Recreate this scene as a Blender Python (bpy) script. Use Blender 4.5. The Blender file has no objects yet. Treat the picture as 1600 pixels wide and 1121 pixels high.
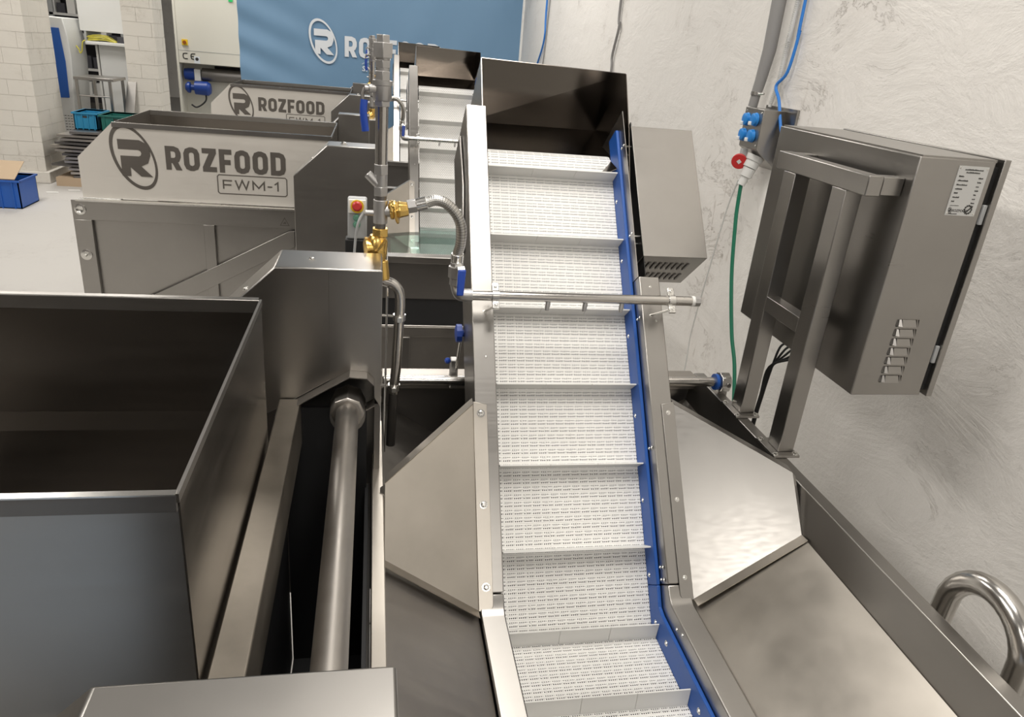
import bpy, bmesh, math, random
from mathutils import Vector, Matrix
random.seed(7)
sc = bpy.context.scene
COL = sc.collection
V = Vector
# ------------------------------------------------------------------ camera
cam_d = bpy.data.cameras.new('camera'); cam = bpy.data.objects.new('camera', cam_d); COL.objects.link(cam)
cam_d.sensor_width = 36; cam_d.lens = 1141.98 / 1600 * 36; cam_d.clip_start = 0.02; cam_d.clip_end = 200
yaw, pit, rol = math.radians(11.875), math.radians(22.844), math.radians(5.296)
fwd = V((math.sin(yaw)*math.cos(pit), math.cos(yaw)*math.cos(pit), -math.sin(pit)))
rt = V((math.cos(yaw), -math.sin(yaw), 0)); dn = fwd.cross(rt)
r2 = rt*math.cos(rol) - dn*math.sin(rol); d2 = dn*math.cos(rol) + rt*math.sin(rol)
cam.matrix_world = Matrix(((r2.x, -d2.x, -fwd.x, 0), (r2.y, -d2.y, -fwd.y, 0), (r2.z, -d2.z, -fwd.z, 2.3), (0, 0, 0, 1)))
sc.camera = cam
# ------------------------------------------------------------------ world, lamps, exposure
w = bpy.data.worlds.new('world'); sc.world = w; w.use_nodes = True
w.node_tree.nodes['Background'].inputs[0].default_value = (0.80, 0.86, 0.95, 1)
w.node_tree.nodes['Background'].inputs[1].default_value = 0.10
def area(x, y, z, sx, sy, p, col=(1, .955, .895), rx=0, ry=0):
    l = bpy.data.lights.new('hall_lamp', 'AREA'); l.shape = 'RECTANGLE'; l.size = sx; l.size_y = sy; l.energy = p; l.color = col
    o = bpy.data.objects.new('hall_lamp', l); COL.objects.link(o); o.location = (x, y, z); o.rotation_euler = (rx, ry, 0)
for yy in (-5.0, 1.7, 8.2, 13.8):
    area(0.55, yy, 5.6, 1.3, 3.0, 145)
    area(-4.4, yy, 5.6, 1.3, 3.0, 195)
sc.view_settings.view_transform = 'Standard'; sc.view_settings.look = 'None'
sc.view_settings.exposure = 0.18; sc.view_settings.gamma = 1; sc.view_settings.use_curve_mapping = False

# ------------------------------------------------------------------ materials
def nmat(name):
    m = bpy.data.materials.new(name); m.use_nodes = True
    return m, m.node_tree, m.node_tree.nodes['Principled BSDF']
def lk(nt, a, b): nt.links.new(a, b)
def plain(name, col, rough=.5, metal=0, emit=None, spec=None):
    m, nt, b = nmat(name)
    b.inputs['Base Color'].default_value = (*col, 1); b.inputs['Roughness'].default_value = rough; b.inputs['Metallic'].default_value = metal
    tc = nt.nodes.new('ShaderNodeTexCoord'); n = nt.nodes.new('ShaderNodeTexNoise'); n.inputs['Scale'].default_value = 14; n.inputs['Detail'].default_value = 4
    lk(nt, tc.outputs['Object'], n.inputs['Vector'])
    mr = nt.nodes.new('ShaderNodeMapRange'); mr.inputs['To Min'].default_value = max(0, rough-.07); mr.inputs['To Max'].default_value = rough+.07
    lk(nt, n.outputs['Fac'], mr.inputs['Value']); lk(nt, mr.outputs['Result'], b.inputs['Roughness'])
    return m
def steel(name, col=(.365, .35, .33), r0=.27, r1=.36, grain=(3, 3, 160), smudge=.12, bump=.002, big=2.4):
    m, nt, b = nmat(name); b.inputs['Metallic'].default_value = 1
    tc = nt.nodes.new('ShaderNodeTexCoord')
    mp = nt.nodes.new('ShaderNodeMapping'); mp.inputs['Scale'].default_value = grain
    n1 = nt.nodes.new('ShaderNodeTexNoise'); n1.inputs['Scale'].default_value = 1; n1.inputs['Detail'].default_value = 3
    n2 = nt.nodes.new('ShaderNodeTexNoise'); n2.inputs['Scale'].default_value = big; n2.inputs['Detail'].default_value = 5; n2.inputs['Roughness'].default_value = .6
    lk(nt, tc.outputs['Object'], mp.inputs['Vector']); lk(nt, mp.outputs['Vector'], n1.inputs['Vector']); lk(nt, tc.outputs['Object'], n2.inputs['Vector'])
    ad = nt.nodes.new('ShaderNodeMath'); ad.operation = 'ADD'; lk(nt, n1.outputs['Fac'], ad.inputs[0]); lk(nt, n2.outputs['Fac'], ad.inputs[1])
    mr = nt.nodes.new('ShaderNodeMapRange'); mr.inputs['From Min'].default_value = .6; mr.inputs['From Max'].default_value = 1.4
    mr.inputs['To Min'].default_value = r0; mr.inputs['To Max'].default_value = r1
    lk(nt, ad.outputs[0], mr.inputs['Value']); lk(nt, mr.outputs['Result'], b.inputs['Roughness'])
    mx = nt.nodes.new('ShaderNodeMix'); mx.data_type = 'RGBA'
    mx.inputs['A'].default_value = (*[c*(1-smudge) for c in col], 1); mx.inputs['B'].default_value = (*[min(1, c*(1+smudge)) for c in col], 1)
    lk(nt, n2.outputs['Fac'], mx.inputs['Factor']); lk(nt, mx.outputs['Result'], b.inputs['Base Color'])
    bp = nt.nodes.new('ShaderNodeBump'); bp.inputs['Strength'].default_value = bump; bp.inputs['Distance'].default_value = .002
    lk(nt, n1.outputs['Fac'], bp.inputs['Height']); lk(nt, bp.outputs['Normal'], b.inputs['Normal'])
    return m
STEEL = steel('brushed_steel')
MATTE = steel('satin_blasted_sheet', (.72, .69, .64), .42, .55, (2, 60, 60), .05, .02, 2)
MATTE.node_tree.nodes['Principled BSDF'].inputs['Metallic'].default_value = .75
STEELX = steel('steel_grained_across', grain=(2, 90, 90), bump=.002)
STEELY = steel('steel_grained_along', grain=(160, 3, 160))
RAW = steel('raw_mill_steel', (.50, .465, .415), .33, .41, (8, 8, 8), .14, .005, 6)
RAWD = steel('duller_mill_steel', (.40, .375, .345), .34, .48, (3, 40, 3), .15, .005, 4)
STEELB = steel('stained_beam_steel', (.25, .225, .19), .3, .5, (8, 3, 8), .3, .01, 7)
MIRROR = steel('smooth_steel_sheet', (.27, .245, .22), .16, .26, (2, 2, 30), .05, .01, 2)
DARKST = steel('dark_oiled_steel', (.20, .19, .18), .35, .5)
PIPE = steel('polished_pipe_steel', (.56, .54, .51), .16, .30, (60, 3, 60), .06, .02)
CAST = steel('cast_stainless', (.48, .47, .46), .38, .5, (20, 20, 20), .08, .05, 12)
ZINC = steel('bright_zinc', (.72, .71, .68), .18, .32)
BRASS = steel('brass', (.80, .53, .16), .22, .36, (20, 20, 20), .12, .05, 12)
BRAID = None
BLUEP = plain('blue_plastic', (.012, .085, .36), .42)
BLUEH = plain('blue_vinyl_handle', (.015, .06, .36), .35)
SOCKB = plain('socket_blue', (.02, .22, .62), .35)
REDP = plain('red_plastic', (.50, .03, .03), .4)
YEL = plain('yellow_plastic', (.80, .55, .02), .45)
GREYP = plain('grey_plastic', (.40, .41, .41), .5)
LGREY = plain('light_grey_plastic', (.62, .62, .60), .5)
BLACK = plain('black_rubber', (.012, .012, .012), .6)
CAVITY = plain('shade_black_sheet', (.010, .010, .011), .55)  # near-black colour stands in for deep shade inside the machines
WHITEP = plain('white_plastic', (.78, .77, .74), .4)
CLEAT = plain('off_white_plastic', (.74, .735, .71), .42)
INK = plain('black_ink', (.035, .033, .030), .5)
ETCH = steel('etched_dark_lettering', (.17, .155, .14), .45, .6)
PRINTW = plain('white_print', (.72, .76, .80), .5)
CREAM = plain('cream_paint', (.70, .68, .60), .45)
WHITEM = plain('white_paint', (.72, .73, .72), .4)
BLUEM = plain('blue_paint', (.015, .10, .42), .4)
MOTOR = plain('motor_blue', (.01, .05, .28), .4)
CRATEB = plain('crate_blue', (.02, .22, .40), .5)
CRATEG = plain('crate_green', (.01, .12, .10), .5)
CARD = plain('cardboard', (.45, .34, .23), .8)
GREEN = plain('green_cable', (.01, .16, .09), .45)
CBLUE = plain('blue_cable', (.03, .20, .62), .4)
CGREY = plain('grey_foam', (.27, .265, .26), .8)
YG = plain('yellow_green_cable', (.50, .45, .05), .5)
DKPANEL = plain('dark_shelf', (.05, .05, .06), .5)

def braid_mat():
    m, nt, b = nmat('braided_steel_hose'); b.inputs['Metallic'].default_value = 1
    uv = nt.nodes.new('ShaderNodeUVMap'); sp = nt.nodes.new('ShaderNodeSeparateXYZ'); lk(nt, uv.outputs[0], sp.inputs[0])
    def M(op, a, c=None):
        n = nt.nodes.new('ShaderNodeMath'); n.operation = op
        for i, q in enumerate((a, c)):
            if q is None: continue
            if isinstance(q, (int, float)): n.inputs[i].default_value = q
            else: lk(nt, q, n.inputs[i])
        return n.outputs[0]
    u = M('MULTIPLY', sp.outputs[0], 10*math.pi*2); v = M('MULTIPLY', sp.outputs[1], 420)
    s = M('MULTIPLY', M('SINE', M('ADD', u, v)), M('SINE', M('SUBTRACT', u, v)))
    t = M('ADD', M('MULTIPLY', s, .5), .5)
    cr = nt.nodes.new('ShaderNodeMix'); cr.data_type = 'RGBA'; lk(nt, t, cr.inputs['Factor'])
    cr.inputs['A'].default_value = (.30, .29, .27, 1); cr.inputs['B'].default_value = (.78, .76, .72, 1)
    lk(nt, cr.outputs['Result'], b.inputs['Base Color']); b.inputs['Roughness'].default_value = .33
    bp = nt.nodes.new('ShaderNodeBump'); bp.inputs['Strength'].default_value = .6; bp.inputs['Distance'].default_value = .001
    lk(nt, t, bp.inputs['Height']); lk(nt, bp.outputs['Normal'], b.inputs['Normal'])
    return m
BRAID = braid_mat()
def belt_mat(name, kind):
    m, nt, b = nmat(name); b.inputs['Roughness'].default_value = .42
    tc = nt.nodes.new('ShaderNodeTexCoord'); sp = nt.nodes.new('ShaderNodeSeparateXYZ'); lk(nt, tc.outputs['Object'], sp.inputs[0])
    X, Y = sp.outputs[0], sp.outputs[1]
    def M(op, a, c=None, d=None):
        n = nt.nodes.new('ShaderNodeMath'); n.operation = op
        for i, q in enumerate((a, c, d)):
            if q is None: continue
            if isinstance(q, (int, float)): n.inputs[i].default_value = q
            else: lk(nt, q, n.inputs[i])
        return n.outputs[0]
    if kind == 1:
        dash = M('LESS_THAN', M('FRACT', M('DIVIDE', M('ADD', X, 1), .0066)), .58)
        grp = M('LESS_THAN', M('FRACT', M('DIVIDE', M('ADD', X, 1), .0330)), .84)
        l1 = M('LESS_THAN', M('ABSOLUTE', M('SUBTRACT', Y, .0068)), .0021)
        l2 = M('LESS_THAN', M('ABSOLUTE', M('SUBTRACT', Y, .0185)), .0018)
        holes = M('MULTIPLY', M('MULTIPLY', dash, grp), M('MAXIMUM', l1, M('MULTIPLY', l2, .85)))
        sq = M('MULTIPLY', M('SIGN', M('SINE', M('MULTIPLY', X, 2*math.pi/.036))), .0021)
        ln = M('MULTIPLY', M('LESS_THAN', M('ABSOLUTE', M('SUBTRACT', M('ADD', Y, sq), .0124)), .0007), .38)
        fac = M('MAXIMUM', holes, ln)
    else:
        ry = M('DIVIDE', Y, .0128); odd = M('MULTIPLY', M('FLOOR', ry), .5)
        fx = M('ABSOLUTE', M('SUBTRACT', M('FRACT', M('ADD', M('DIVIDE', M('ADD', X, 1), .016), odd)), .5))
        fy = M('ABSOLUTE', M('SUBTRACT', M('FRACT', ry), .5))
        fac = M('MULTIPLY', M('LESS_THAN', M('ADD', M('MULTIPLY', fx, 1.0), M('MULTIPLY', fy, .8)), .30), .5)
    mx = nt.nodes.new('ShaderNodeMix'); mx.data_type = 'RGBA'; lk(nt, fac, mx.inputs['Factor'])
    mx.inputs['A'].default_value = (.86, .85, .82, 1); mx.inputs['B'].default_value = (.03, .03, .03, 1)
    lk(nt, mx.outputs['Result'], b.inputs['Base Color'])
    return m
BELT1 = belt_mat('perforated_belt_module', 1); BELT2 = belt_mat('open_grid_belt_module', 2)
def masonry(name, base, dirt, scale=1.0, bump=.4):
    m, nt, b = nmat(name); b.inputs['Roughness'].default_value = .75
    tc = nt.nodes.new('ShaderNodeTexCoord')
    n1 = nt.nodes.new('ShaderNodeTexNoise'); n1.inputs['Scale'].default_value = 1.1*scale; n1.inputs['Detail'].default_value = 8; n1.inputs['Roughness'].default_value = .62
    n2 = nt.nodes.new('ShaderNodeTexNoise'); n2.inputs['Scale'].default_value = 9*scale; n2.inputs['Detail'].default_value = 8; n2.inputs['Roughness'].default_value = .7
    mp = nt.nodes.new('ShaderNodeMapping'); mp.inputs['Scale'].default_value = (1, .9, .35); n3 = nt.nodes.new('ShaderNodeTexNoise'); n3.inputs['Scale'].default_value = 16*scale; n3.inputs['Detail'].default_value = 6
    for n in (n1, n2): lk(nt, tc.outputs['Object'], n.inputs['Vector'])
    lk(nt, tc.outputs['Object'], mp.inputs['Vector']); lk(nt, mp.outputs[0], n3.inputs['Vector'])
    r1 = nt.nodes.new('ShaderNodeMapRange'); r1.inputs['From Min'].default_value = .52; r1.inputs['From Max'].default_value = .78; lk(nt, n1.outputs['Fac'], r1.inputs['Value'])
    r3 = nt.nodes.new('ShaderNodeMapRange'); r3.inputs['From Min'].default_value = .62; r3.inputs['From Max'].default_value = .70; lk(nt, n3.outputs['Fac'], r3.inputs['Value'])
    mul = nt.nodes.new('ShaderNodeMath'); mul.operation = 'MULTIPLY'; lk(nt, r3.outputs[0], mul.inputs[0]); lk(nt, r1.outputs[0], mul.inputs[1])
    ad = nt.nodes.new('ShaderNodeMath'); ad.operation = 'MULTIPLY_ADD'; lk(nt, r1.outputs[0], ad.inputs[0]); ad.inputs[1].default_value = .22; lk(nt, mul.outputs[0], ad.inputs[2]); ad.use_clamp = True
    mx = nt.nodes.new('ShaderNodeMix'); mx.data_type = 'RGBA'; mx.inputs['A'].default_value = (*base, 1); mx.inputs['B'].default_value = (*dirt, 1)
    lk(nt, ad.outputs[0], mx.inputs['Factor']); lk(nt, mx.outputs['Result'], b.inputs['Base Color'])
    n4 = nt.nodes.new('ShaderNodeTexNoise'); n4.inputs['Scale'].default_value = 2.6*scale; n4.inputs['Detail'].default_value = 12; n4.inputs['Roughness'].default_value = .68; n4.inputs['Distortion'].default_value = .6
    m4 = nt.nodes.new('ShaderNodeMapping'); m4.inputs['Scale'].default_value = (1, .8, 1.5); m4.inputs['Location'].default_value = (3, 7, 1)
    lk(nt, tc.outputs['Object'], m4.inputs[0]); lk(nt, m4.outputs[0], n4.inputs['Vector'])
    sb_ = nt.nodes.new('ShaderNodeMath'); sb_.operation = 'SUBTRACT'; lk(nt, n4.outputs['Fac'], sb_.inputs[0]); sb_.inputs[1].default_value = .5
    ab = nt.nodes.new('ShaderNodeMath'); ab.operation = 'ABSOLUTE'; lk(nt, sb_.outputs[0], ab.inputs[0])
    lt = nt.nodes.new('ShaderNodeMapRange'); lt.inputs['From Min'].default_value = .0; lt.inputs['From Max'].default_value = .011; lt.inputs['To Min'].default_value = 1; lt.inputs['To Max'].default_value = 0; lk(nt, ab.outputs[0], lt.inputs['Value'])
    mk = nt.nodes.new('ShaderNodeMapRange'); mk.inputs['From Min'].default_value = .50; mk.inputs['From Max'].default_value = .62; lk(nt, n1.outputs['Fac'], mk.inputs['Value'])
    cm = nt.nodes.new('ShaderNodeMath'); cm.operation = 'MULTIPLY'; lk(nt, lt.outputs[0], cm.inputs[0]); lk(nt, mk.outputs[0], cm.inputs[1])
    c5 = nt.nodes.new('ShaderNodeMath'); c5.operation = 'MULTIPLY_ADD'; lk(nt, cm.outputs[0], c5.inputs[0]); c5.inputs[1].default_value = .55; lk(nt, ad.outputs[0], c5.inputs[2]); c5.use_clamp = True
    lk(nt, c5.outputs[0], mx.inputs['Factor'])
    bp = nt.nodes.new('ShaderNodeBump'); bp.inputs['Strength'].default_value = bump; bp.inputs['Distance'].default_value = .02
    mm = nt.nodes.new('ShaderNodeMath'); mm.operation = 'MULTIPLY_ADD'; lk(nt, n2.outputs['Fac'], mm.inputs[0]); mm.inputs[1].default_value = .3
    m6 = nt.nodes.new('ShaderNodeMath'); m6.operation = 'MULTIPLY_ADD'; lk(nt, cm.outputs[0], m6.inputs[0]); m6.inputs[1].default_value = -.25; lk(nt, n4.outputs['Fac'], m6.inputs[2]); lk(nt, m6.outputs[0], mm.inputs[2])
    lk(nt, mm.outputs[0], bp.inputs['Height']); lk(nt, bp.outputs['Normal'], b.inputs['Normal'])
    return m
WALL = masonry('whitewashed_plaster', (.80, .775, .735), (.40, .35, .30), 1, .55)
PILLAR = masonry('painted_block', (.66, .63, .57), (.42, .38, .33), 1.3, .3)
FLOOR = masonry('worn_concrete', (.46, .445, .42), (.36, .34, .32), .9, .12)
CEIL = masonry('grey_ceiling', (.17, .165, .16), (.12, .12, .12), .5, .2)
def cloth_mat():
    m, nt, b = nmat('blue_banner_fabric'); b.inputs['Base Color'].default_value = (.155, .285, .44, 1); b.inputs['Roughness'].default_value = .55
    tc = nt.nodes.new('ShaderNodeTexCoord'); mp = nt.nodes.new('ShaderNodeMapping'); mp.inputs['Rotation'].default_value = (0, .6, 0); mp.inputs['Scale'].default_value = (1.2, 1, .5)
    n = nt.nodes.new('ShaderNodeTexNoise'); n.inputs['Scale'].default_value = 1.6; n.inputs['Detail'].default_value = 2
    lk(nt, tc.outputs['Object'], mp.inputs[0]); lk(nt, mp.outputs[0], n.inputs[0])
    bp = nt.nodes.new('ShaderNodeBump'); bp.inputs['Strength'].default_value = .5; bp.inputs['Distance'].default_value = .06
    lk(nt, n.outputs['Fac'], bp.inputs['Height']); lk(nt, bp.outputs['Normal'], b.inputs['Normal'])
    return m
BANNER = cloth_mat()
def glass_mat():
    m, nt, b = nmat('tank_water'); b.inputs['Base Color'].default_value = (.62, .80, .76, 1); b.inputs['Roughness'].default_value = .03
    b.inputs['Transmission Weight'].default_value = 1; b.inputs['IOR'].default_value = 1.33
    return m
WATER = glass_mat()

# ------------------------------------------------------------------ mesh helpers
class MB:
    def __init__(s): s.v = []; s.f = []; s.uv = {}
    def add(s, vs, fs):
        n = len(s.v); s.v += [V(p) for p in vs]; s.f += [tuple(i+n for i in f) for f in fs]; return s
    def box(s, x0, x1, y0, y1, z0, z1):
        return s.add([(x0, y0, z0), (x1, y0, z0), (x1, y1, z0), (x0, y1, z0), (x0, y0, z1), (x1, y0, z1), (x1, y1, z1), (x0, y1, z1)],
                     [(0, 3, 2, 1), (4, 5, 6, 7), (0, 1, 5, 4), (1, 2, 6, 5), (2, 3, 7, 6), (3, 0, 4, 7)])
    def hexa(s, p): return s.add(p, [(0, 3, 2, 1), (4, 5, 6, 7), (0, 1, 5, 4), (1, 2, 6, 5), (2, 3, 7, 6), (3, 0, 4, 7)])
    def prism(s, poly, vec):
        n = len(poly); vec = V(vec); a = [V(p) for p in poly]
        return s.add(a+[p+vec for p in a], [tuple(range(n))[::-1], tuple(range(n, 2*n))]+[(i, (i+1) % n, (i+1) % n+n, i+n) for i in range(n)])
    def sheet(s, poly, t=.003):
        a = [V(p) for p in poly]; nn = V((0, 0, 0))
        for i in range(len(a)): nn += (a[i]-a[0]).cross(a[(i+1) % len(a)]-a[0])
        return s.prism(a, nn.normalized()*t)
    def tube(s, path, r, n=16, caps=True):
        P = [V(p) for p in path]; m = len(P); rr = r if isinstance(r, (list, tuple)) else [r]*m
        t0 = (P[1]-P[0]).normalized(); up = V((0, 0, 1)) if abs(t0.z) < .9 else V((1, 0, 0)); u = t0.cross(up).normalized()
        base = len(s.v); L = 0
        for i in range(m):
            t = (P[min(i+1, m-1)]-P[max(i-1, 0)]).normalized(); u = (u-t*u.dot(t)).normalized(); w_ = t.cross(u)
            if i: L += (P[i]-P[i-1]).length
            for k in range(n):
                a = 2*math.pi*k/n; s.v.append(P[i]+(u*math.cos(a)+w_*math.sin(a))*rr[i])
        for i in range(m-1):
            for k in range(n):
                f = (base+i*n+k, base+i*n+(k+1) % n, base+(i+1)*n+(k+1) % n, base+(i+1)*n+k); s.f.append(f)
        if caps: s.f.append(tuple(base+k for k in range(n))[::-1]); s.f.append(tuple(base+(m-1)*n+k for k in range(n)))
        return s
    def cyl(s, a, b, r, n=20, r1=None): return s.tube([a, b], [r, r if r1 is None else r1], n)
    def lathe(s, a, d, prof, n=20):      # prof: (distance along d, radius)
        a = V(a); d = V(d).normalized(); P = [a+d*t for t, _ in prof]
        up = V((0, 0, 1)) if abs(d.z) < .9 else V((1, 0, 0)); u = d.cross(up).normalized(); w_ = d.cross(u); base = len(s.v)
        for i, (t, r) in enumerate(prof):
            for k in range(n): q = 2*math.pi*k/n; s.v.append(P[i]+(u*math.cos(q)+w_*math.sin(q))*max(r, 1e-5))
        for i in range(len(prof)-1):
            for k in range(n): s.f.append((base+i*n+k, base+i*n+(k+1) % n, base+(i+1)*n+(k+1) % n, base+(i+1)*n+k))
        s.f.append(tuple(base+k for k in range(n))[::-1]); s.f.append(tuple(base+(len(prof)-1)*n+k for k in range(n)))
        return s
def smooth_path(pts, k=8):
    P = [V(p) for p in pts]; P = [P[0]*2-P[1]]+P+[P[-1]*2-P[-2]]; out = []
    for i in range(1, len(P)-2):
        for j in range(k):
            t = j/k; a, b, c, d = P[i-1], P[i], P[i+1], P[i+2]
            out.append(.5*((2*b)+(c-a)*t+(2*a-5*b+4*c-d)*t*t+(3*b-a-3*c+d)*t**3))
    out.append(P[-2]); return out
BASE = {}
OFF = V((0, 0, 0))
def mesh_of(name, mb, m, base):
    me = bpy.data.meshes.new(name); me.from_pydata([tuple(v-base) for v in mb.v], [], mb.f); me.materials.append(m)
    bm = bmesh.new(); bm.from_mesh(me); bmesh.ops.recalc_face_normals(bm, faces=bm.faces); bm.to_mesh(me); bm.free()
    me.polygons.foreach_set('use_smooth', [True]*len(me.polygons)); me.set_sharp_from_angle(angle=math.radians(34))
    return me
def thing(name, label, cat, base=(0, 0, 0), group=None):
    o = bpy.data.objects.new(name, None); COL.objects.link(o); o.location = V(base)+OFF; o.empty_display_size = .1
    BASE[o.name] = V(base); o['label'] = label; o['category'] = cat
    if group: o['group'] = group
    return o
def part(name, mb, m, parent, label=None, bev=0):
    me = mesh_of(name, mb, m, BASE[parent.name]); o = bpy.data.objects.new(name, me); COL.objects.link(o); o.parent = parent
    BASE[o.name] = BASE[parent.name]
    if label: o['label'] = label
    if bev:
        b = o.modifiers.new('bevel', 'BEVEL'); b.width = bev; b.segments = 2; b.limit_method = 'ANGLE'
    return o
def solo(name, mb, m, label=None, cat=None, group=None, kind=None, bev=0):
    xs = [v.x for v in mb.v]; ys = [v.y for v in mb.v]; zs = [v.z for v in mb.v]
    base = V(((min(xs)+max(xs))/2, (min(ys)+max(ys))/2, min(zs)))
    o = bpy.data.objects.new(name, mesh_of(name, mb, m, base)); COL.objects.link(o); o.location = base+OFF; BASE[o.name] = base
    if label: o['label'] = label
    if cat: o['category'] = cat
    if group: o['group'] = group
    if kind: o['kind'] = kind
    if bev:
        b = o.modifiers.new('bevel', 'BEVEL'); b.width = bev; b.segments = 2; b.limit_method = 'ANGLE'
    return o
def clone(o, parent, loc, rot=None):     # copy of a small piece, placed in scene coordinates under parent
    c = o.copy(); COL.objects.link(c); c.parent = parent; c.location = V(loc)-BASE[parent.name]
    if rot is not None: c.rotation_euler = rot
    return c
def screw_mesh(r=.006, h=.004, m=None):
    mb = MB().lathe((0, 0, 0), (0, 0, 1), [(0, r*1.5), (h*.25, r*1.5), (h*.26, r), (h*.9, r*.9), (h, r*.55), (h*.75, r*.5)], 12)
    return mesh_of('bolt', mb, m or ZINC, V((0, 0, 0)))
BOLT = screw_mesh(); BOLTB = screw_mesh(.010, .009)
def bolt(parent, p, n, big=False, s=1, name='bolt'):
    o = bpy.data.objects.new(name, BOLTB if big else BOLT); COL.objects.link(o); o.parent = parent; o.location = V(p)-BASE[parent.name]
    o.rotation_euler = V(n).to_track_quat('Z', 'Y').to_euler(); o.scale = (s, s, s); BASE[o.name] = BASE[parent.name]
    return o
# letters: strokes on a unit-high box, drawn in plane (U, W) of a surface
def stroke_polys(pts, t, closed=False):
    n = len(pts); out = []
    P = [V((a, b)) for a, b in pts]
    def nrm(a, b): d = (b-a).normalized(); return V((-d.y, d.x))
    L, R_ = [], []
    for i in range(n):
        if closed or 0 < i < n-1:
            n1 = nrm(P[i-1], P[i]); n2 = nrm(P[i], P[(i+1) % n]); mm = (n1+n2).normalized(); k = t/2/max(.35, mm.dot(n1))
        else:
            mm = nrm(P[0], P[1]) if i == 0 else nrm(P[-2], P[-1]); k = t/2
        L.append(P[i]+mm*k); R_.append(P[i]-mm*k)
    for i in range(n if closed else n-1):
        j = (i+1) % n; out.append([L[i], L[j], R_[j], R_[i]])
    return out
def rrect(w_, h, t, c):
    a, b, x, y = t/2, t/2, w_-t/2, h-t/2; c2 = c*.3
    return [(a+c, b), (x-c, b), (x-c2, b+c2), (x, b+c), (x, y-c), (x-c2, y-c2), (x-c, y), (a+c, y), (a+c2, y-c2), (a, y-c), (a, b+c), (a+c2, b+c2)]
def glyph(ch, w_, t):
    c = .17; h = t/2; o = []
    if ch == 'O': return stroke_polys(rrect(w_, 1, t, c), t, True)
    if ch in 'RP':
        o += stroke_polys([(h, 0), (h, 1)], t)
        y = .40
        o += stroke_polys([(t*.9, 1-h), (w_-h-c, 1-h), (w_-h-.05, 1-h-.05), (w_-h, 1-h-c), (w_-h, y+c), (w_-h-.05, y+.05), (w_-h-c, y), (t*.9, y)], t)
        o += [[V((w_*.38, y-h*.5)), V((w_*.38+t*1.12, y-h*.5)), V((w_+.02, 0)), V((w_-t*1.12+.02, 0))]]
    if ch == 'Z':
        o += [[V((0, 1-t)), V((0, 1)), V((w_, 1)), V((w_, 1-t))], [V((0, 0)), V((0, t)), V((w_, t)), V((w_, 0))], [V((0, t*.9)), V((w_-t*1.35, 1-t*.9)), V((w_, 1-t*.9)), V((t*1.35, t*.9))]]
    if ch == 'F': o += stroke_polys([(h, 0), (h, 1)], t)+stroke_polys([(t*.9, 1-h), (w_, 1-h)], t)+stroke_polys([(t*.9, .45), (w_*.9, .45)], t)
    if ch == 'D': o += stroke_polys([(h, 0), (h, 1)], t)+stroke_polys([(t*.9, 1-h), (w_-h-c, 1-h), (w_-h-.05, 1-h-.05), (w_-h, 1-h-c), (w_-h, h+c), (w_-h-.05, h+.05), (w_-h-c, h), (t*.9, h)], t)
    if ch == 'W': o += stroke_polys([(h, 1), (w_*.25, h), (w_*.5, 1), (w_*.75, h), (w_-h, 1)], t)
    if ch == 'M': o += stroke_polys([(h, 0), (h, 1-h), (w_*.5, .25), (w_-h, 1-h), (w_-h, 0)], t)
    if ch == '-': o += stroke_polys([(0, .45), (w_, .45)], t)
    if ch == '1': o += stroke_polys([(0, .72), (w_-h, 1-h*.4), (w_-h, 0)], t)
    if ch == 'C': o += stroke_polys([(w_, 1-h), (w_*.55, 1-h), (w_*.2, .85), (h, .5), (w_*.2, .15), (w_*.55, h), (w_, h)], t)
    if ch == 'E': o += glyph('C', w_, t)+stroke_polys([(h, .5), (w_*.8, .5)], t)
    return o
def lettering(mb, text, org, U, W, H, widths, gap, t, depth):
    x = 0; U, W, org = V(U), V(W), V(org); N = U.cross(W).normalized()
    for ch, w_ in zip(text, widths):
        if ch != ' ':
            for i_, q in enumerate(glyph(ch, w_, t)):
                mb.prism([org+U*((p.x+x)*H)+W*(p.y*H) for p in q], N*(depth*(1+.08*i_)))
        x += w_+gap
    return mb
def logo(mb, cx, U, W, S, depth):       # R inside a tilted ring, S = height
    U, W, c0 = V(U), V(W), V(cx); N = U.cross(W).normalized(); n = 56
    def el(a, b, rot, dx, dy, k):
        q = 2*math.pi*k/n; x, y = a*math.cos(q), b*math.sin(q); cr, sr = math.cos(rot), math.sin(rot)
        return c0+U*((x*cr-y*sr+dx)*S)+W*((x*sr+y*cr+dy)*S)
    for k in range(n):
        mb.prism([el(.30, .52, .36, 0, 0, k), el(.30, .52, .36, 0, 0, k+1), el(.262, .462, .36, .006, .0, k+1), el(.262, .462, .36, .006, .0, k)], N*depth)
    t_ = .27; h_ = t_/2; w_ = .98; y_ = .42
    Q = stroke_polys([(0, 1-h_), (w_-h_-.2, 1-h_), (w_-h_-.06, 1-h_-.06), (w_-h_, 1-h_-.2), (w_-h_, y_+.2), (w_-h_-.06, y_+.06), (w_-h_-.2, y_), (.05, y_)], t_)
    Q += [[V((.05, 0)), V((.05, y_)), V((.05+t_, y_)), V((.05+t_, 0))], [V((.28, y_-h_)), V((.66, y_-h_)), V((1.0, 0)), V((.64, 0))]]
    for i_, q in enumerate(Q): mb.prism([c0+U*((p.x*.47-.215)*S)+W*((p.y*.56-.29)*S) for p in q], N*(depth*(1+.12*i_)))
    return mb
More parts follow.
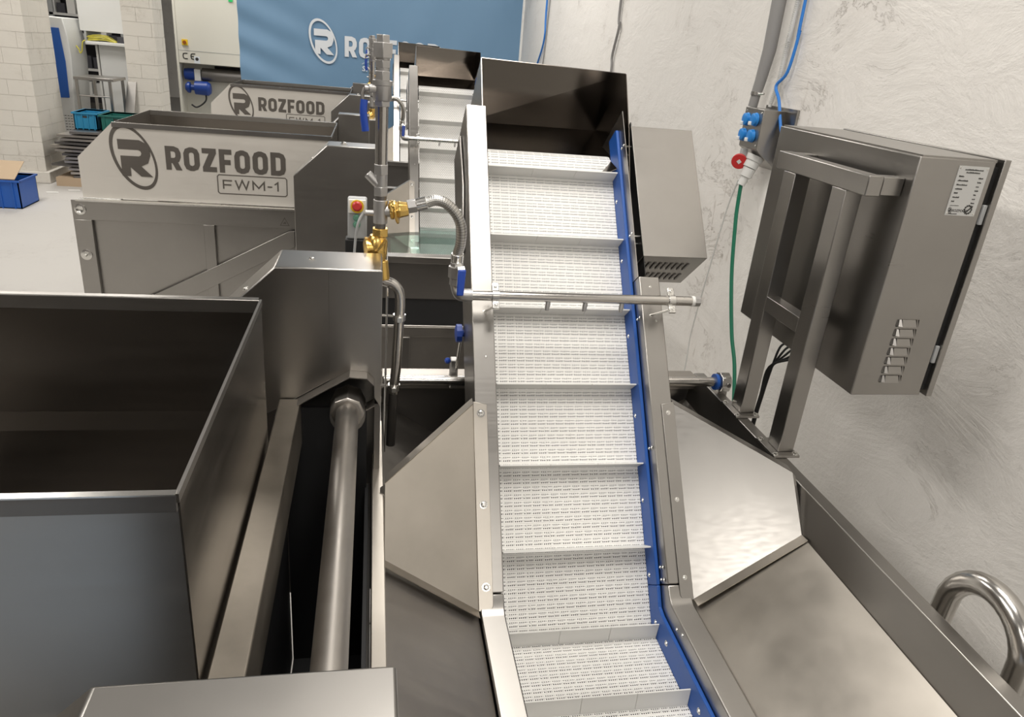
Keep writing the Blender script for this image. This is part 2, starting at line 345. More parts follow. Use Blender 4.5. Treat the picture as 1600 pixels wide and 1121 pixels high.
def fontmesh(name, txt, size, m, parent, p, U, W, ext=.0004, align='LEFT'):
    cu = bpy.data.curves.new(name, 'FONT'); cu.body = txt; cu.size = size; cu.extrude = ext; cu.align_x = align
    t = bpy.data.objects.new(name, cu); COL.objects.link(t); bpy.context.view_layer.update()
    me = bpy.data.meshes.new_from_object(t.evaluated_get(bpy.context.evaluated_depsgraph_get())); bpy.data.objects.remove(t)
    me.materials.clear(); me.materials.append(m)
    o = bpy.data.objects.new(name, me); COL.objects.link(o); o.parent = parent
    U, W = V(U).normalized(), V(W).normalized(); N = U.cross(W)
    o.matrix_local = Matrix.Translation(V(p)-BASE[parent.name]) @ Matrix((U, W, N)).transposed().to_4x4()
    return o

# ------------------------------------------------------------------ the hall
XW = 2.2
solo('floor', MB().box(-14, XW+.2, -9, 30, -.1, 0), FLOOR, kind='structure')
solo('wall_right', MB().box(XW, XW+.3, -9, 30, 0, 6.2), WALL, kind='structure')
solo('wall_back', MB().box(-14, XW, 26, 26.3, 0, 6.2), WALL, kind='structure')
solo('wall_left', MB().box(-14.3, -14, -9, 26.3, 0, 6.2), masonry('left_wall_plaster', (.35, .33, .31), (.25, .22, .2)), kind='structure')
solo('wall_front', MB().box(-14, XW, -9.3, -9, 0, 6.2), masonry('dim_brown_wall', (.12, .10, .09), (.07, .06, .05)), kind='structure')
solo('ceiling', MB().box(-14.3, XW+.3, -9.3, 26.3, 6.2, 6.4), CEIL, kind='structure')
# the two brick pillars, each block a part
def pillar(x0, x1, y0, y1, label, plinth):
    t = thing('brick_pillar', label, 'pillar', ((x0+x1)/2, (y0+y1)/2, 0), 'whitewashed hall pillars')
    part('core', MB().box(x0+.006, x1-.006, y0+.006, y1-.006, 0, 6.15), PILLAR, t)
    H, Lb = .20, .41; n = 0
    bl = {}
    for r in range(30):
        if .2*r+.36 > 6.15: break
        z = (.16 if plinth else 0)+r*H
        for face in (0, 1):
            a, b = (x0, x1) if face == 0 else (y0, y1)
            s = a-(Lb/2 if (r+face) % 2 else 0)
            while s < b-.01:
                c0, c1 = max(a, s), min(b, s+Lb); s += Lb
                if c1-c0 < .03: continue
                d = random.uniform(0, .004); g = .0016
                mb = MB()
                if face == 0: mb.box(c0+g, c1-g, y0-d, y0+.03, z+g, z+H-g)
                else: mb.box(x1-.03, x1+d, c0+g, c1-g, z+g, z+H-g)
                part('brick', mb, PILLAR, t); n += 1
    if plinth: part('plinth', MB().box(x0-.02, x1+.05, y0-.05, y1+.02, 0, .16), PILLAR, t, bev=.01)
    return t
pillar(-5.45, -4.52, 11.47, 12.35, 'whitewashed brick pillar standing at the left edge beside the blue box', True)
pillar(-3.74, -3.29, 12.95, 13.5, 'whitewashed brick pillar between the open shelf and the cream machine', False)

# ------------------------------------------------------------------ inclined conveyor
EY, EZ = .631, .776
def I(x, s, h): return V((x, 1.741+EY*s-EZ*h, .546+EZ*s+EY*h))
NI = V((0, -EZ, EY)); EI = V((0, EY, EZ))
def prof(h):       # bend point of the line at offset h: upper incline meets a level line
    z = {.12: .712, .06: .650, -.03: .548, -.12: .44}[h]; s = (z-.546-EY*h)/EZ; return I(0, s, h).y, z
def frame_poly(x, htop, hbot, s1, ylow):
    yt, zt = prof(htop); yb, zb = prof(hbot)
    a = I(x, s1, htop); b = I(x, s1, hbot)
    return [V((x, ylow, zt)), V((x, yt, zt)), a, b, V((x, yb, zb)), V((x, ylow, zb))]
def conveyor(idx, label):
    g = 'inclined cleated conveyors'
    t = thing('inclined_conveyor', label, 'conveyor', (.68, 1.9, .0), g)
    YL = .25 if idx == 0 else .86
    sp = .17      # joint between upper and lower frame
    for side, (xa, xb, stop) in enumerate(((.337, .412, 1.905), (.951, 1.028, 1.24))):
        yt, zt = prof(.12); yb, zb = prof(-.12)
        up = [I(xa, sp+.0015, .12), I(xa, stop, .12), I(xa, stop, -.12), I(xa, sp+.0015, -.12)]
        part('side_frame', MB().prism(up, (xb-xa, 0, 0)), STEEL, t, bev=.003)
        lo = [V((xa, YL, zt)), V((xa, yt-.02, zt)), V((xa, yt+.004, zt+.012)), I(xa, sp-.0015, .12), I(xa, sp-.0015, -.12), V((xa, yb, zb)), V((xa, YL, zb))]
        part('side_frame', MB().prism(lo, (xb-xa, 0, 0)), STEELY, t, bev=.004)
    # inner web plate on the right reaching up to the drive
    part('web_plate', MB().prism([I(.9485, 1.24, .115), I(.9485, 1.93, .115), I(.9485, 1.93, -.14), I(.9485, 1.24, -.14)], (.003, 0, 0)), STEEL, t)
    part('web_plate', MB().prism([I(.988, 1.26, .09), I(.988, 1.9, .09), I(.988, 1.9, -.14), I(.988, 1.26, -.14)], (.003, 0, 0)), BLACK, t)  # black sheet stands in for the dark gap beside the motor cover
    # blue wear strips
    for xa in (.937,):
        yt, zt = prof(.06); yb, zb = prof(-.03)
        part('wear_strip', MB().prism([I(xa, sp-.002, .06), I(xa, 1.88, .06), I(xa, 1.885, .05), I(xa, 1.885, -.03), I(xa, sp-.002, -.03)], (.0125, 0, 0)), BLUEP, t, 'blue plastic strip', bev=.003)
        part('wear_strip', MB().prism([V((xa, YL, zt)), V((xa, yt-.02, zt)), V((xa, yt+.01, zt+.008)), I(xa, sp-.003, .06), I(xa, sp-.003, -.03), V((xa, yb, zb)), V((xa, YL, zb))], (.0125, 0, 0)), BLUEP, t, 'blue plastic strip', bev=.003)
    for s in (.05, .2, .45, .75, 1.05, 1.35, 1.6): bolt(t, I(.937, s, .0 if s > .1 else .02), (-1, 0, 0), s=.9)
    for y in (1.66, 1.4): bolt(t, (.937, y, .60), (-1, 0, 0), s=1.1)
    for s in (1.79, 1.42, 1.09, .62, .225, .185):
        for dh in (.075, .098): bolt(t, I(.9485, s, dh), (-1, 0, 0), s=.75)
    for y in (1.64, 1.60): bolt(t, (.951, y, .675 if y > 1.62 else .69), (-1, 0, 0), s=.8)
    # belt modules
    pitch = .02568; x0, x1 = .428, .9365; W = x1-x0
    hb = -.022; K = V((0, 1.7745, .552))
    full = idx == 0
    T = .010
    def mod(w_):
        g_ = .00025; mb = MB().box(g_, w_-g_, g_, pitch-g_, -T, 0)
        me = mesh_of('belt_module', mb, BELT1 if full else BELT2, V((0, 0, 0))); return me
    widths = (([W*.345, W*.33, W*.325], [W*.19, W*.34, W*.31, W*.16]) if full else ([W], [W]))
    cache = {}
    def row(i, P, rx, pat):
        x = x0
        for w_ in widths[pat]:
            k = round(w_, 4)
            if k not in cache: cache[k] = mod(w_)
            o = bpy.data.objects.new('belt_module', cache[k]); COL.objects.link(o); o.parent = t
            o.location = V((x, P.y, P.z))-BASE[t.name]; o.rotation_euler = (rx, 0, 0); x += w_
    ang = math.atan2(EZ, EY)
    nrow = 68
    for i in range(nrow): row(i, K+EI*(i*pitch), ang, i % 2 if full else 0)
    for i in range(-20 if full else -10, 0): row(i, V((0, K.y+i*pitch, K.z)), 0, i % 2 if full else 0)
    # rows over the head roller
    top = K+EI*(nrow*pitch); rc = top-NI*.07
    for j in range(4):
        a = j*pitch/.07; p = rc+NI*(.07*math.cos(a))+EI*(.07*math.sin(a)); row(0, p, ang-a-.18, 0)
    part('head_roller', MB().cyl((x0, rc.y, rc.z), (x1, rc.y, rc.z), .055, 24), DARKST, t)
    # belt bed plate so that nothing shows through
    part('bed_plate', MB().prism([I(.43, .05, -.06), I(.43, 1.7, -.06), I(.43, 1.7, -.065), I(.43, .05, -.065)], (.5, 0, 0)), DARKST, t)
    # cleats: three pieces across
    segs = ((0, .345), (.345, .675), (.675, 1.0))
    def cleat(P, nrm, along):
        for a, b in segs:
            A = V((x0+W*a+.0006, P.y, P.z)); B = V((x0+W*b-.0006, P.y, P.z)); h = .062
            mb = MB().hexa([A, B, B+along*.012, A+along*.012, A+nrm*h+along*.001, B+nrm*h+along*.001, B+nrm*h+along*.0055, A+nrm*h+along*.0055])
            part('cleat', mb, CLEAT, t)
    for k in range(7):
        d = -.02+.2825*k
        if k == 0: cleat(V((0, 1.734, .552)), V((0, -.12, .99)).normalized(), V((0, 1, 0)))
        else: cleat(K+EI*d, NI, EI)
    for k in (1, 2, 3): cleat(V((0, 1.745-.2825*k, .552)), V((0, 0, 1)), V((0, 1, 0)))
    # discharge hood
    hd = MB()
    zt = 2.255
    part('hood_back', MB().sheet([(.40, 2.965, zt+.006), (.97, 2.952, zt-.006), (.97, 3.276, 2.0), (.40, 3.276, 2.0)], .003), MIRROR, t)
    part('hood_chute', MB().sheet([(.40, 3.276, 2.0), (.97, 3.276, 2.0), (.865, 3.15, 1.905), (.40, 3.15, 1.905)], .003), MIRROR, t)
    part('hood_chute', MB().sheet([(.97, 3.276, 2.0), (.97, 2.78, 1.93), (.865, 2.85, 1.86), (.865, 3.15, 1.905)], .003), MIRROR, t)
    part('hood_side', MB().prism([(.97, 2.952, 2.249), (.97, 3.276, 2.0), (.97, 2.95, 1.75), (.97, 2.72, 1.85), (.97, 2.824, 2.05)], (.003, 0, 0)), MIRROR, t)
    part('hood_side', MB().prism([(.397, 2.968, 2.262), (.397, 3.276, 2.0), (.397, 2.95, 1.75), (.397, 2.72, 1.85), (.397, 2.86, 2.11)], (.003, 0, 0)), STEEL, t)
    # bearing plate outside the left frame
    part('bearing_plate', MB().prism([I(.327, 1.62, .03), I(.327, 1.86, -.02), I(.327, 1.86, -.2), I(.327, 1.46, -.2), I(.327, 1.36, -.02)], (.008, 0, 0)), STEEL, t, bev=.003)
    bolt(t, I(.327, 1.42, -.04), (-1, 0, 0)); bolt(t, I(.327, 1.55, -.05), (-1, 0, 0), True)
    # motor cover
    mc = MB(); xa, xb = .985, 1.238; s0, s1 = 1.33, 1.877; h0, h1 = -.15, .1; th = .003
    mc.prism([I(xa, s0, h1), I(xa, s1, h1), I(xa, s1, h0), I(xa, s1-th, h0), I(xa, s1-th, h1-th), I(xa, s0+th, h1-th), I(xa, s0+th, h0), I(xa, s0, h0)], (xb-xa, 0, 0))
    mc.prism([I(xb-th, s0, h1), I(xb-th, s1, h1), I(xb-th, s1, h0), I(xb-th, s0, h0)], (th, 0, 0))
    cov = part('motor_cover', mc, STEEL, t, 'brushed steel box cover', bev=.002)
    for row_ in (0, 1):
        for k in range(9):
            x = xa+.02+.022*k if row_ == 0 else xa+.03+.022*k; h = .045 if row_ == 0 else -.055
            a = I(x, s0, h); part('louvre', MB().hexa([a, a+V((.010, 0, 0)), a+V((.010, 0, 0))-NI*.055, a-NI*.055, a-EI*.004, a+V((.010, 0, 0))-EI*.002, a+V((.010, 0, 0))-NI*.055-EI*.002, a-NI*.055-EI*.005]), DARKST, cov)
    for s in (1.80, 1.42):
        for q in (.0, .05): part('standoff', MB().cyl(I(.95, s-q*.3, .075-q*.7), I(.988, s-q*.3, .075-q*.7), .004, 10), ZINC, t)
    part('drive_motor', MB().cyl(I(1.0, 1.60, -.03), I(1.2, 1.60, -.03), .06, 20), DARKST, t)
    # splash guards either side
    P = {'R': (1.033, 1.385, 1), 'L': (.332, .045, -1)}
    for k, (xi, xo, sg) in P.items():
        A = V((xi, 2.131, 1.216)); B = V((xi, 1.724, .715)); C = V((xo, 1.76, .925)); D = V((xo, 1.889, 1.083))
        if k == 'L': C = V((xo, 1.745, .905)); D = V((xo, 1.885, 1.075))
        gp = part('splash_guard', MB().sheet([A, B, C, D], .0025*sg), RAW if k == 'L' else STEELX, t, 'angled splash guard sheet')
        e1 = (D-A).normalized(); dnv = V((0, EY, EZ))
        back = V((0, EZ, -EY))
        l_ = V((0, .036, .004)); u0 = V((0, 0, .003))
        part('top_lip', MB().hexa([A, D, D+l_, A+l_, A+u0, D+u0, D+l_+u0, A+l_+u0]), RAW if k == 'L' else STEEL, gp)
        f_ = V((0, -.036, .004)); u_ = V((0, 0, .003))
        part('bottom_lip', MB().hexa([B, C, C+f_, B+f_, B+u_, C+u_, C+f_+u_, B+f_+u_]), RAW, gp)
        part('side_lip', MB().hexa([D, C, C+V((sg*.014, 0, -.012)), D+V((sg*.014, 0, -.012)), D+back*.003, C+back*.003, C+V((sg*.014, 0, -.012))+back*.003, D+V((sg*.014, 0, -.012))+back*.003]), STEEL, gp)
        x_in = xi-sg*.045
        fl = [I(x_in, .135, .1225), I(x_in, .765, .1225), I(xi, .775, .1225), I(xi, .12, .1225), I(x_in+sg*.008, .12, .1225)]
        part('mounting_flange', MB().prism(fl, NI*.003), RAW if k == 'L' else STEELY, gp, bev=.001)
        for s in (.19, .44, .735): bolt(gp, I(xi-sg*.024, s, .1255), NI, k == 'L', s=.9)
    for s, xx in ((1.16, .36), (.93, .38), (1.2, .99), (1.07, 1.0)): bolt(t, I(xx, s, .1202), NI, s=.5)
    return t
D = 4.1
conveyor(0, 'white cleated incline belt conveyor with blue side strip in the middle of the picture')
SHIFTS = [V((0, 0, 0)), V((-.035, D, 0)), V((-.07, 2*D, 0))]
OFF = SHIFTS[1]; conveyor(1, 'second incline belt conveyor seen behind the braided hose and grey riser pipe')
OFF = SHIFTS[2]; conveyor(2, 'farthest incline belt conveyor, half hidden behind the thick grey riser pipe')
OFF = V((0, 0, 0))

# ------------------------------------------------------------------ wash tanks
def tank(idx, label):
    t = thing('wash_tank', label, 'tank', (.7, 1.6, 0), 'steel wash tanks under the conveyors')
    YN, YF = .35, 2.76
    if idx: YN = .80
    m = STEELY
    part('sloped_floor', MB().sheet([(1.034, YN, .70), (1.387, YN, .925), (1.387, YF, .925), (1.034, YF, .70)], -.003), RAW, t)
    part('sloped_floor', MB().sheet([(.331, YN, .70), (.044, YN, .885), (.044, YF+.1, .885), (.331, YF+.25, .70)], .003), RAWD, t)
    part('side_wall', MB().hexa([(1.387, YN, .90), (1.390, YN, .90), (1.390, YF, .90), (1.387, YF, .90), (1.408, YN, 1.05), (1.411, YN, 1.05), (1.411, YF, 1.05), (1.408, YF, 1.05)]), m, t)
    part('rim', MB().box(1.408, 1.455, YN, YF, 1.0, 1.052), m, t, bev=.003)
    part('outer_wall', MB().box(1.440, 1.452, YN, YF, .45, 1.0), m, t)
    part('rim', MB().box(.006, .042, YN, 2.33, .96, 1.052), RAW, t, bev=.003)
    part('outer_wall', MB().box(.012, .040, YN, 2.9, .40, .96), DARKST, t)
    part('cross_bar', MB().box(.045, 1.41, 2.72, 2.80, .99, 1.045), RAWD, t, bev=.003)
    part('end_wall', MB().box(.045, 1.44, 2.80, 2.81, .40, .99), DARKST, t)
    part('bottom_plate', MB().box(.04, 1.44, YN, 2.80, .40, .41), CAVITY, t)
    for x in (.06, 1.39):
        for y in (YN+.1, 2.7): part('leg', MB().box(x-.025, x+.025, y-.025, y+.025, 0, .42), STEEL, t)
    if idx:
        part('drain_ledge', MB().box(.05, 1.40, YN-.06, YN-.002, .955, .965), STEELX, t)
        dm = MB()
        for i in range(90):
            for j in range(3):
                x = .06+i*.0148+(j % 2)*.0074; y = YN-.052+j*.019
                dm.cyl((x, y, .9652), (x, y, .9665), .0045, 6)
        o = part('drain_holes', dm, WHITEP, t); o['kind'] = 'stuff'
        part('near_rim', MB().box(.02, 1.42, YN-.13, YN-.06, .93, .975), STEELX, t, bev=.003)
        part('skirt', MB().box(.02, 1.42, YN-.06, YN-.05, .66, .93), DARKST, t)
        part('skirt', MB().box(.02, 1.42, YN-.045, YN-.035, .0, .66), CAVITY, t)  # black sheet paints the dark space below the rim
    return t
tk = tank(0, 'stainless wash tank flanking the nearest conveyor, with sloping floor and rim')
OFF = SHIFTS[1]; tank(1, 'second stainless wash tank, holding water, beyond the perforated drain ledge')
wt = solo('tank_water', MB().box(.045, 1.39, .805, 2.7, .80, .86), WATER, 'clear greenish water in the second tank below the braided hose', 'water'); wt['kind'] = 'stuff'
OFF = SHIFTS[2]; tank(2, 'farthest stainless wash tank, seen past the riser pipe')
OFF = V((0, 0, 0))
# tie shaft across the back of the tank
ts = thing('tie_shaft', 'long round steel shaft with a bolted end collar crossing behind the nearest conveyor', 'shaft', (.8, 2.68, 0))
part('shaft', MB().cyl((.05, 2.565, 1.10), (1.43, 2.565, 1.10), .020, 20), PIPE, ts)
part('collar', MB().lathe((1.415, 2.565, 1.10), (1, 0, 0), [(0, .024), (.008, .028), (.010, .043), (.05, .043), (.052, .024), (.062, .022)], 8), ZINC, ts, 'octagonal steel collar nut', bev=.002)
part('seal_ring', MB().cyl((1.405, 2.565, 1.10), (1.418, 2.565, 1.10), .034, 20), BLUEP, ts, 'blue ring')
part('collar_bolt', MB().cyl((1.448, 2.522, 1.105), (1.448, 2.515, 1.105), .009, 12), DARKST, ts)
part('pedestal', MB().box(1.425, 1.465, 2.55, 2.58, 1.0, 1.062), STEEL, ts)
# recessed side panel of the second machine, seen in the gap
fs = thing('skirt_panel', 'recessed dark steel panel low in the gap left of the nearest conveyor', 'panel', (.35, 3.6, 0))
part('plate', MB().box(.05, 1.1, 3.60, 3.61, .3, .93), RAWD, fs)
part('frame_bar', MB().box(.05, 1.1, 3.595, 3.60, .87, .925), RAWD, fs, bev=.002)
part('frame_bar', MB().box(.05, 1.1, 3.585, 3.60, .60, .68), STEELX, fs, bev=.002)
part('frame_bar', MB().box(.14, .20, 3.585, 3.60, .68, .87), STEELX, fs, bev=.002)
part('support', MB().box(.06, .1, 3.62, 3.66, 0, .8), STEEL, fs)
kb = thing('adjusting_lever', 'small steel lever with blue knob and blue hand wheel left of conveyor frame', 'lever', (.32, 2.6, .9))
part('lever_arm', MB().cyl((.335, 2.55, 1.31), (.325, 2.62, 1.08), .005, 10), ZINC, kb)
part('hand_wheel', MB().lathe((.352, 2.52, 1.315), (-1, 0, 0), [(0, .012), (.02, .014), (.022, .034), (.042, .034), (.046, .02)], 10), BLUEH, kb, 'blue plastic hand wheel')
part('spindle', MB().cyl((.335, 2.62, 1.155), (.285, 2.62, 1.16), .004, 10), ZINC, kb)
part('knob', MB().lathe((.306, 2.62, 1.16), (-1, 0, 0), [(0, .005), (.004, .011), (.011, .013), (.019, .010), (.023, .003)], 14), BLUEH, kb, 'blue ball knob')
part('clevis', MB().box(.306, .336, 2.60, 2.64, 1.048, 1.17), CAST, kb, bev=.004)

# ------------------------------------------------------------------ spray bar, riser, hose, drain
def water_line(idx, lab):
    W = (lambda s: s+lab)
    o_ = OFF.copy()
    # spray bar
    t = thing('spray_bar', 'horizontal steel spray pipe clamped across '+lab[0], 'pipe', (.7, 2.27, 1.5), 'spray bars over the conveyors')
    h = .215; s = 1.113
    part('pipe', MB().cyl(I(.312, s, h), I(1.098, s, h), .0165, 20), PIPE, t)
    part('end_cap', MB().lathe(I(1.106, s, h), (1, 0, 0), [(0, .019), (.02, .019), (.024, .012)], 8), CAST, t)
    part('thread_seal', MB().cyl(I(1.096, s, h), I(1.107, s, h), .0185, 16), WHITEP, t, 'white sealing tape')
    part('elbow', MB().tube(smooth_path([I(.325, s, h), I(.30, s+.0, h), I(.283, s+.006, h), I(.275, s+.035, h), I(.275, s+.06, h)], 5), .0215, 18), CAST, t)
    for x in (.403, 1.022):
        cl = part('clamp', MB().cyl(I(x-.012, s, h), I(x+.012, s, h), .0205, 20), ZINC, t, bev=.001)
        for sg in (-1, 1):
            c = I(x, s+sg*.032, h); mb = MB().box(-.012, .012, -.014, .014, -.006, .006)
            mb.v = [c+V((v.x, 0, 0))+EI*v.y+NI*v.z for v in mb.v]; part('ear', mb, ZINC, cl, bev=.002)
            bolt(cl, c+NI*.006, NI)
        b0 = I(x-(.022 if x < .7 else .04), s-.022, .12); part('stud', MB().cyl(b0, I(x, s-.03, h-.01), .004, 10), ZINC, t)
        bolt(t, b0, NI, s=.7)
    for x in (.585, .715, .845):
        part('nozzle', MB().lathe(I(x, s-.010, h-.006), (-.15, -.25, -.95), [(0, .008), (.018, .0085), (.034, .006)], 10), CAST, t)
    # hose with end fittings and the small valve
    t = thing('braided_hose', 'braided steel water hose curving from brass valve to '+lab[1], 'hose', (.2, 2.25, 1.6), 'braided hoses')
    pts = [(.163, 2.25, 1.848), (.19, 2.25, 1.856), (.222, 2.25, 1.848), (.256, 2.252, 1.815), (.274, 2.255, 1.772), (.275, 2.262, 1.72), (.268, 2.27, 1.685)]
    path = smooth_path(pts, 8)
    ho = part('hose', MB().tube(path, .0165, 18), BRAID, t)
    uvl = ho.data.uv_layers.new(name='UVMap'); n = 18
    for poly in ho.data.polygons:
        for li, vi in zip(poly.loop_indices, poly.vertices):
            k = vi % n; r_ = vi//n
            uu = k/n
            ks = [v % n for v in poly.vertices]
            if 0 in ks and n-1 in ks and k == 0: uu = 1.0
            uvl.data[li].uv = (uu, r_*.0055)
    part('ferrule', MB().tube([pts[0], (.130, 2.25, 1.838)], .0195, 18), ZINC, t, bev=.002)
    part('hex_nut', MB().tube([(.132, 2.25, 1.838), (.106, 2.25, 1.832)], .0215, 6), CAST, t, bev=.001)
    part('ferrule', MB().tube([(.2685, 2.269, 1.687), (.2685, 2.275, 1.655)], .0205, 18), ZINC, t, bev=.002)
    v = thing('ball_valve', 'small steel ball valve with blue lever at the inlet end of '+lab[0], 'valve', (.27, 2.27, 1.58), 'small ball valves')
    part('body', MB().lathe((.2685, 2.27, 1.657), (0, .02, -1), [(0, .021), (.012, .021), (.013, .027), (.05, .027), (.052, .021), (.075, .022)], 8), CAST, v, bev=.001)
    part('stem', MB().lathe((.2685, 2.27, 1.64), (.1, -1, .45), [(0, .012), (.03, .012), (.031, .008), (.042, .008)], 12), ZINC, v)
    part('lever', MB().hexa([(.266, 2.232, 1.655), (.288, 2.232, 1.655), (.288, 2.236, 1.65), (.266, 2.236, 1.65), (.268, 2.215, 1.645), (.290, 2.215, 1.645), (.290, 2.219, 1.642), (.268, 2.219, 1.642)]), ZINC, v)
    part('lever_grip', MB().hexa([(.266, 2.205, 1.650), (.292, 2.205, 1.650), (.292, 2.214, 1.652), (.266, 2.214, 1.652), (.264, 2.190, 1.570), (.286, 2.190, 1.570), (.286, 2.199, 1.568), (.264, 2.199, 1.568)]), BLUEH, v, 'blue vinyl grip', bev=.004)
    # riser
    X, Y = .024, 2.25
    r = thing('riser_pipe', 'vertical grey steel riser pipe with hex fittings and blue-handled valve '+lab[2], 'pipe', (X, Y, 1.6), 'water riser pipes')
    def seg(nm, z0, z1, rad, n=20, m=CAST, **k): return part(nm, MB().cyl((X, Y, z0), (X, Y, z1), rad, n), m, r, bev=.0015, **k)
    seg('cap', 2.268, 2.308, .0205, 6); seg('hex_nut', 2.248, 2.288, .0305, 6); seg('nipple', 2.20, 2.25, .020, 18); seg('hex_nut', 2.222, 2.243, .0235, 6)
    seg('hex_nut', 2.188, 2.214, .0235, 6)
    part('valve_body', MB().lathe((X, Y, 2.188), (0, 0, -1), [(0, .0285), (.012, .0285), (.014, .026), (.05, .027), (.054, .0255), (.056, .022)], 22), CAST, r)
    seg('hex_nut', 2.118, 2.136, .0245, 6)
    st = part('stem', MB().lathe((X-.02, Y-.012, 2.165), (-1, -.35, 0), [(0, .011), (.02, .011), (.021, .007), (.032, .007)], 12), CAST, r)
    part('lever', MB().tube([(X-.05, Y-.02, 2.165), (X-.056, Y-.024, 2.15), (X-.052, Y-.03, 2.128)], .0055, 8), DARKST, r)
    part('lever_grip', MB().tube(smooth_path([(X-.050, Y-.030, 2.135), (X-.052, Y-.034, 2.10), (X-.046, Y-.036, 2.05)], 4), .0105, 12), BLUEH, r, 'blue vinyl grip')
    seg('pipe', 1.95, 2.12, .0185, 22, PIPE)
    seg('hex_nut', 1.925, 1.955, .0225, 6); seg('strainer_body', 1.885, 1.93, .0195, 18); seg('hex_nut', 1.862, 1.89, .0225, 6)
    part('strainer_leg', MB().cyl((X-.008, Y-.005, 1.895), (X-.040, Y+.0, 1.925), .013, 16), CAST, r, bev=.003)
    seg('nipple', 1.845, 1.865, .0185, 18, DARKST)
    seg('tee', 1.778, 1.850, .0215, 22)
    part('tee_branch', MB().cyl((X, Y, 1.815), (X+.048, Y, 1.818), .0185, 18), CAST, r, bev=.002)
    part('tee_branch', MB().cyl((X, Y, 1.808), (X-.045, Y, 1.808), .0085, 12), CAST, r)
    seg('nipple', 1.762, 1.780, .0165, 18, DARKST)
    bv = thing('brass_check_valve', 'brass check valve on the side branch of the riser pipe '+lab[2], 'valve', (.075, Y, 1.79), 'brass side valves')
    part('body', MB().lathe((.050, Y, 1.819), (1, 0, .10), [(0, .018), (.003, .029), (.012, .030), (.016, .023), (.032, .0265), (.036, .025), (.058, .021)], 8), BRASS, bv, bev=.002)
    part('dome', MB().lathe((.066, Y-.004, 1.825), (-.3, -.5, .9), [(0, .019), (.014, .018), (.022, .012), (.026, .005)], 16), BRASS, bv)
    part('flange', MB().cyl((.070, Y-.004, 1.812), (.076, Y-.005, 1.813), .033, 18), BRASS, bv, bev=.002)
    b2 = thing('brass_valve', 'large brass valve between the riser pipe foot and the machine top '+lab[2], 'valve', (.01, Y, 1.62), 'brass foot valves')
    part('hex_nut', MB().cyl((X, Y, 1.738), (X, Y, 1.763), .026, 6), BRASS, b2, bev=.0015)
    part('body', MB().lathe((X-.006, Y, 1.738), (-.1, 0, -1), [(0, .024), (.012, .031), (.05, .034), (.08, .030), (.1, .024)], 18), BRASS, b2)
    part('dome', MB().lathe((X-.015, Y, 1.70), (-1, -.15, -.1), [(0, .031), (.020, .031), (.021, .036), (.028, .036), (.029, .03), (.034, .02)], 18), BRASS, b2)
    part('rib', MB().cyl((X-.025, Y-.027, 1.675), (X+.018, Y-.030, 1.735), .005, 8), BRASS, b2)
    part('outlet', MB().cyl((X+.006, Y, 1.66), (X+.012, Y-.005, 1.60), .020, 16), BRASS, b2, bev=.003)
LAB = [('the nearest conveyor', 'the nearest spray bar', 'nearest the camera'),
       ('the second conveyor', 'the second spray bar', 'of the second machine'),
       ('the farthest conveyor', 'the third spray bar', 'of the farthest machine')]
for i in range(3):
    OFF = SHIFTS[i]; water_line(i, LAB[i])
OFF = V((0, 0, 0))
dp = thing('drain_pipe', 'bent steel overflow pipe hanging beside the control housing, open end down', 'pipe', (.08, 2.25, 1.0))
part('pipe', MB().tube(smooth_path([(.02, 2.25, 1.60), (.045, 2.25, 1.592), (.068, 2.25, 1.583), (.086, 2.25, 1.56), (.091, 2.25, 1.52), (.089, 2.25, 1.47)], 5)+[V((.0835, 2.25, 1.3)), V((.076, 2.25, 1.2))], .0165, 20), PIPE, dp)
part('pipe_end', MB().tube([(.076, 2.25, 1.2), (.070, 2.25, 1.0)], .0155, 20, False), DARKST, dp, 'darker lower end')
for z, x in ((1.475, .089), (1.225, .077)):
    c = part('clamp', MB().cyl((x, 2.25, z-.012), (x, 2.25, z+.008), .0205, 18), ZINC, dp)
    part('ear', MB().box(x-.008, x+.008, 2.222, 2.236, z-.012, z+.006), ZINC, c, bev=.001)
    part('stud', MB().cyl((.035, 2.26, z), (x-.015, 2.25, z), .005, 8), ZINC, c)
es = thing('stop_switch_box', 'grey switch box with red stop button behind the riser pipe', 'switch box', (-.045, 2.5, 1.68))
part('box', MB().box(-.082, -.018, 2.50, 2.54, 1.66, 1.80), GREYP, es, bev=.006)
part('cover', MB().box(-.079, -.021, 2.492, 2.50, 1.75, 1.797), WHITEP, es, 'pale cover plate', bev=.003)
part('button_base', MB().cyl((-.050, 2.492, 1.775), (-.050, 2.486, 1.775), .022, 20), YEL, es, 'yellow ring')
part('button', MB().lathe((-.050, 2.486, 1.777), (0, -1, .15), [(0, .012), (.012, .012), (.013, .0165), (.022, .0165), (.027, .011)], 20), REDP, es, 'red mushroom button')
for z in (1.735, 1.712): part('push_button', MB().lathe((-.052, 2.50, z), (0, -1, 0), [(0, .012), (.006, .012), (.007, .008), (.010, .007)], 16), plain('push_green', (.15, .35, .25), .4), es)
part('cable', MB().tube(smooth_path([(-.03, 2.47, 1.76), (-.045, 2.46, 1.73), (-.054, 2.46, 1.68), (-.06, 2.46, 1.60)], 5), .0045, 8), GREYP, es)
part('bracket', MB().box(-.09, -.01, 2.49, 2.55, 1.56, 1.66), BLACK, es, bev=.003)
part('post', MB().box(-.06, -.03, 2.50, 2.53, 0, 1.57), DARKST, es)
part('foot', MB().box(-.1, .01, 2.46, 2.57, 0, .01), DARKST, es)

